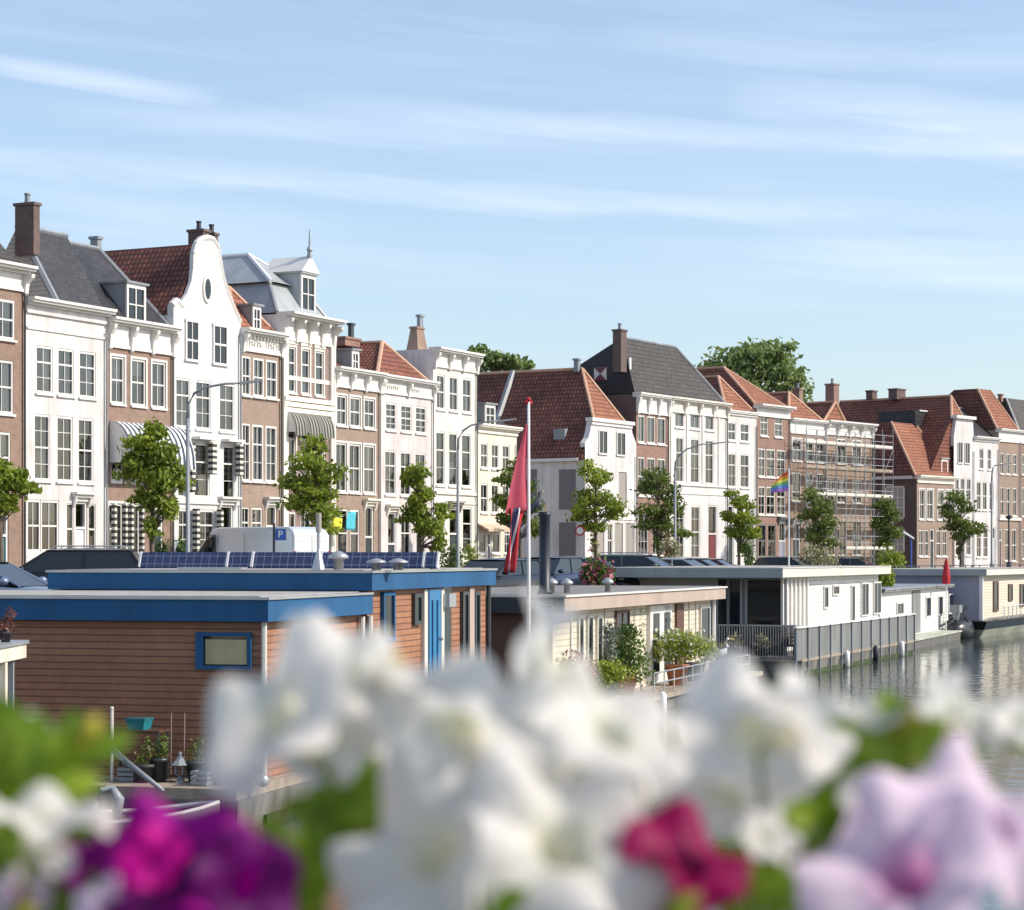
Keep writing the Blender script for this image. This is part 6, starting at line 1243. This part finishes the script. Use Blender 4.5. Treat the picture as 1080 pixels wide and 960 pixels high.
# ------------------------------------------------------------------ petunias in the flower box on the bridge, close to the lens
def petunia(parent, px, py, d, rpx, mat, face=(0, -1, .3), lobes=5, ruffle=.16, seed=0, tube=True, squash=1.0):
    rng = random.Random(seed); R = rpx*d/F; c = Vector((xx(px, d), d, zz(py, d))); nrm = Vector(face).normalized()
    nr, nt_ = 14, 60; m = MB(); uvs = []
    ph = [rng.uniform(0, 6.28) for _ in range(4)]; lob = [rng.uniform(.88, 1.1) for _ in range(lobes)]
    for i in range(nr+1):
        s = i/nr
        for j in range(nt_):
            t = 2*pi*j/nt_; li = lobes*t/(2*pi); k = abs(sin(li*pi)); L0 = lob[int(li) % lobes]
            edge = R*(.86+.14*k**.55)*(1+(L0-1)*k)
            r = s*edge
            z = -R*.75*(1-min(1, s/.32))**1.5 if s < .32 else R*(.16*((s-.32)/.68)**1.2 - .30*max(0, s-.72)**1.6*3)
            z += R*ruffle*s**2.2*(sin(lobes*t+ph[0])*.9+sin(3*t+ph[1])*.6+sin(7*t+ph[2])*.22) + R*.05*s*sin(lobes*t+ph[3])
            if s < .32: r = R*(.10+.2*(s/.32)**1.6)
            m.v.append((r*cos(t), r*sin(t)*squash, z)); uvs.append((j/nt_, s))
    for i in range(nr):
        for j in range(nt_): q = (j+1) % nt_; m.f.append((i*nt_+j, i*nt_+q, (i+1)*nt_+q, (i+1)*nt_+j))
    o = m.build('flower', mat, parent, True); o.location = c - Vector(parent.location); o.rotation_euler = nrm.to_track_quat('Z', 'Y').to_euler()
    o.rotation_euler.rotate_axis('Z', rng.uniform(0, 6.28))
    me = o.data; u_ = me.uv_layers[0].data
    for p in me.polygons:
        for li in p.loop_indices: vi = me.loops[li].vertex_index; u_[li].uv = uvs[vi]
    sb = o.modifiers.new('s', 'SUBSURF'); sb.levels = sb.render_levels = 1
    b = c - nrm*R*.75; root = Vector((parent.location.x+(c.x-parent.location.x)*.35, parent.location.y, parent.location.z))
    pl = Vector(parent.location)
    m = MB(); m.tube([b+nrm*R*.15-pl, b-nrm*R*.25-pl, (b+root)/2+Vector((0, .01, -.0))-pl, root-pl], [R*.10, R*.045, R*.035, R*.04], 7); m.build('flower_stem', 'petunia_leaf', parent, True)
    return o
def leaf(mb, c, dirv, L_, w_, rng, nrm=None):
    d = Vector(dirv).normalized(); side = d.cross(Vector((0, -1, .4)) if nrm is None else nrm).normalized(); up = side.cross(d); c = Vector(c); n0 = len(mb.v); K = 6
    for i in range(K+1):
        s = i/K; w = w_*sin(pi*min(1, s*.94+.04))**.75; p = c + d*L_*s + up*L_*(-.22*s*s)
        mb.v += [tuple(p-side*w+up*w*.25), tuple(p), tuple(p+side*w+up*w*.25)]
    for i in range(K): a = n0+i*3; mb.f += [(a, a+1, a+4, a+3), (a+1, a+2, a+5, a+4)]
def plant(name, label, px, d, flowers, leaves, buds=()):
    t = thing(name, label, 'flower', (xx(px, d), d, 1.235), 0, 'petunias in the flower box')
    for i, f in enumerate(flowers): petunia(t, *f[:5], **(f[5] if len(f) > 5 else {}), seed=int(px)+i*7)
    m = MB(); rng = random.Random(int(px)); pl = Vector(t.location)
    for (lx, ly, ld, n, spread, size) in leaves:
        for _ in range(n):
            X, Z = xx(lx+rng.gauss(0, spread), ld), zz(ly+rng.gauss(0, spread*.9), ld); a = rng.uniform(.2, 2.9)
            leaf(m, Vector((X, ld+rng.uniform(-.03, .04), Z))-pl, (cos(a), rng.uniform(-.6, .2), sin(a)*.8+.1), size*ld/F*rng.uniform(.7, 1.3), size*ld/F*.3, rng)
    if m.v: o = m.build('leaves', 'petunia_leaf', t, True); o['kind'] = 'stuff'
    for (bx, by, bd, r_) in buds:
        R = r_*bd/F; b = Vector((xx(bx, bd), bd, zz(by, bd)))-pl; m = MB(); m.tube([b+Vector((-R*1.2, 0, -R*1.5)), b+Vector((-R*.4, 0, -R*.6)), b, b+Vector((R*.7, 0, R*.9))], [R*.3, R*.6, R, R*.25], 9); m.build('bud', 'petunia_bud', t, True)
    return t
W_, M_, K_, L__ = 'petal_white', 'petal_magenta', 'petal_crimson', 'petal_lilac'
plant('white_petunia', 'tall white petunias crowding the centre of the flower box', 500, .84, [
    (292, 752, .80, 112, W_, dict(face=(-.45, -.6, .65), squash=.8, ruffle=.2)), (368, 712, .83, 74, W_, dict(face=(.3, -.6, .7), ruffle=.2)), (345, 780, .82, 58, W_, dict(face=(.3, -.9, -.4))),
    (566, 700, .80, 76, W_, dict(face=(-.9, -.35, .3), ruffle=.24, squash=.8)), (648, 772, .80, 88, W_, dict(face=(.55, -.5, .65), ruffle=.22)),
    (482, 778, .84, 118, W_, dict(face=(-.2, -.75, -.6), ruffle=.2)), (565, 810, .85, 92, W_, dict(face=(.2, -.6, .75), ruffle=.2)), (455, 895, .77, 122, W_, dict(face=(-.45, -.65, .6), ruffle=.26)), (595, 890, .76, 118, W_, dict(face=(.35, -.65, .65), ruffle=.24))],
    [(365, 850, .87, 16, 16, 56), (345, 925, .87, 18, 24, 60), (520, 980, .74, 8, 16, 42), (290, 965, .86, 12, 22, 56)], [(412, 706, .83, 15), (398, 742, .83, 10)])
plant('magenta_petunia', 'deep magenta petunias at the lower left of the flower box', 180, .78, [
    (198, 912, .77, 92, M_, dict(face=(.1, -.65, .75), ruffle=.26)), (160, 905, .745, 40, 'petal_hot', dict(face=(-.2, -.8, .5), ruffle=.2)), (258, 938, .76, 68, 'petal_dark', dict(face=(.5, -.8, .1), ruffle=.2)), (98, 905, .80, 46, M_, dict(face=(-.4, -.5, .75))), (170, 985, .75, 62, 'petal_dark', dict(face=(0, -.9, .2)))],
    [(50, 930, .84, 14, 24, 42), (20, 960, .82, 12, 22, 42)], [(300, 850, .85, 9)])
plant('pale_petunia', 'whitish petunia with long green leaves at the left edge of the flower box', 30, .82, [
    (45, 862, .78, 86, W_, dict(face=(.3, -.28, .92), squash=.45)), (112, 962, .75, 36, L__, dict(face=(.2, -.8, .4))), (22, 945, .8, 36, L__, dict(face=(0, -.8, .4))), (30, 772, .84, 26, W_, dict(face=(0, -.7, .6))), (62, 908, .78, 20, W_, dict(face=(0, -.7, .6)))],
    [(0, 818, .84, 20, 16, 58), (42, 816, .83, 14, 14, 56), (80, 800, .83, 7, 8, 46), (10, 895, .82, 20, 20, 56), (80, 905, .85, 14, 22, 50), (20, 930, .85, 14, 26, 50)], [(95, 768, .8, 14), (28, 962, .78, 12)])
plant('crimson_petunia', 'single dark crimson petunia right of the centre of the flower box', 725, .80, [(728, 908, .77, 76, K_, dict(face=(.45, -.5, .8), ruffle=.2)), (694, 935, .765, 48, K_, dict(face=(-.5, -.6, -.3)))],
    [(735, 990, .75, 10, 20, 36), (800, 945, .86, 18, 24, 54)], [(660, 835, .8, 8)])
plant('right_white_petunia', 'white petunias and fresh leaves right of the crimson petunia', 840, .84, [
    (790, 778, .83, 92, W_, dict(face=(-.3, -.75, -.5), ruffle=.2)), (850, 765, .82, 62, W_, dict(face=(.75, -.45, .45), ruffle=.24)), (765, 838, .84, 60, W_, dict(face=(0, -.6, .8))), (808, 882, .80, 36, W_, dict(face=(.4, -.6, .6))),
    (920, 755, .86, 60, W_, dict(face=(0, -.35, .95), squash=.6)), (1015, 752, .86, 74, W_, dict(face=(.6, -.5, .5), squash=.6)), (1074, 760, .86, 46, W_, dict(face=(.2, -.5, .8), squash=.7)), (905, 838, .84, 24, W_, dict(face=(-.2, -.8, .4)))],
    [(900, 812, .88, 12, 14, 52), (948, 806, .87, 14, 13, 56), (850, 905, .87, 24, 26, 56), (880, 860, .88, 8, 16, 46), (1082, 790, .88, 3, 4, 28)], [(962, 757, .85, 14)])
plant('lilac_petunia', 'large pale lilac petunia filling the lower right corner of the flower box', 980, .78, [
    (955, 920, .74, 122, L__, dict(face=(-.35, -.65, .65), ruffle=.24)), (1040, 872, .78, 104, L__, dict(face=(.25, -.55, .8), ruffle=.24))],
    [(865, 975, .82, 10, 20, 44)], [])
t = thing('flower_box', 'long grey flower box on the bridge rail below the petunias', 'planter', (0, .86, 1.0)); m = MB(); m.box(-.55, .55, -.12, .14, .0, .2); m.build('trough', 'lead', t); m = MB(); m.box(-.54, .54, -.11, .13, .201, .225); m.build('soil', 'trunk_bark', t)
t = thing('bridge_railing', 'steel railing of the bridge that carries the flower box', 'railing', (0, 1.08, 0)); m = MB(); m.box(-3, 3, -.05, .05, .92, .99); m.build('handrail', 'dark_paint', t)
for i in range(25): m = MB(); m.box(-3+i*.25, -2.97+i*.25, -.015, .015, .0, .919); m.build('baluster', 'dark_paint', t)
m = MB(); m.box(-8, 8, -3, 1.25, -.5, 0); tag(m.build('bridge_deck', 'asphalt'), None, None, None, 'structure')
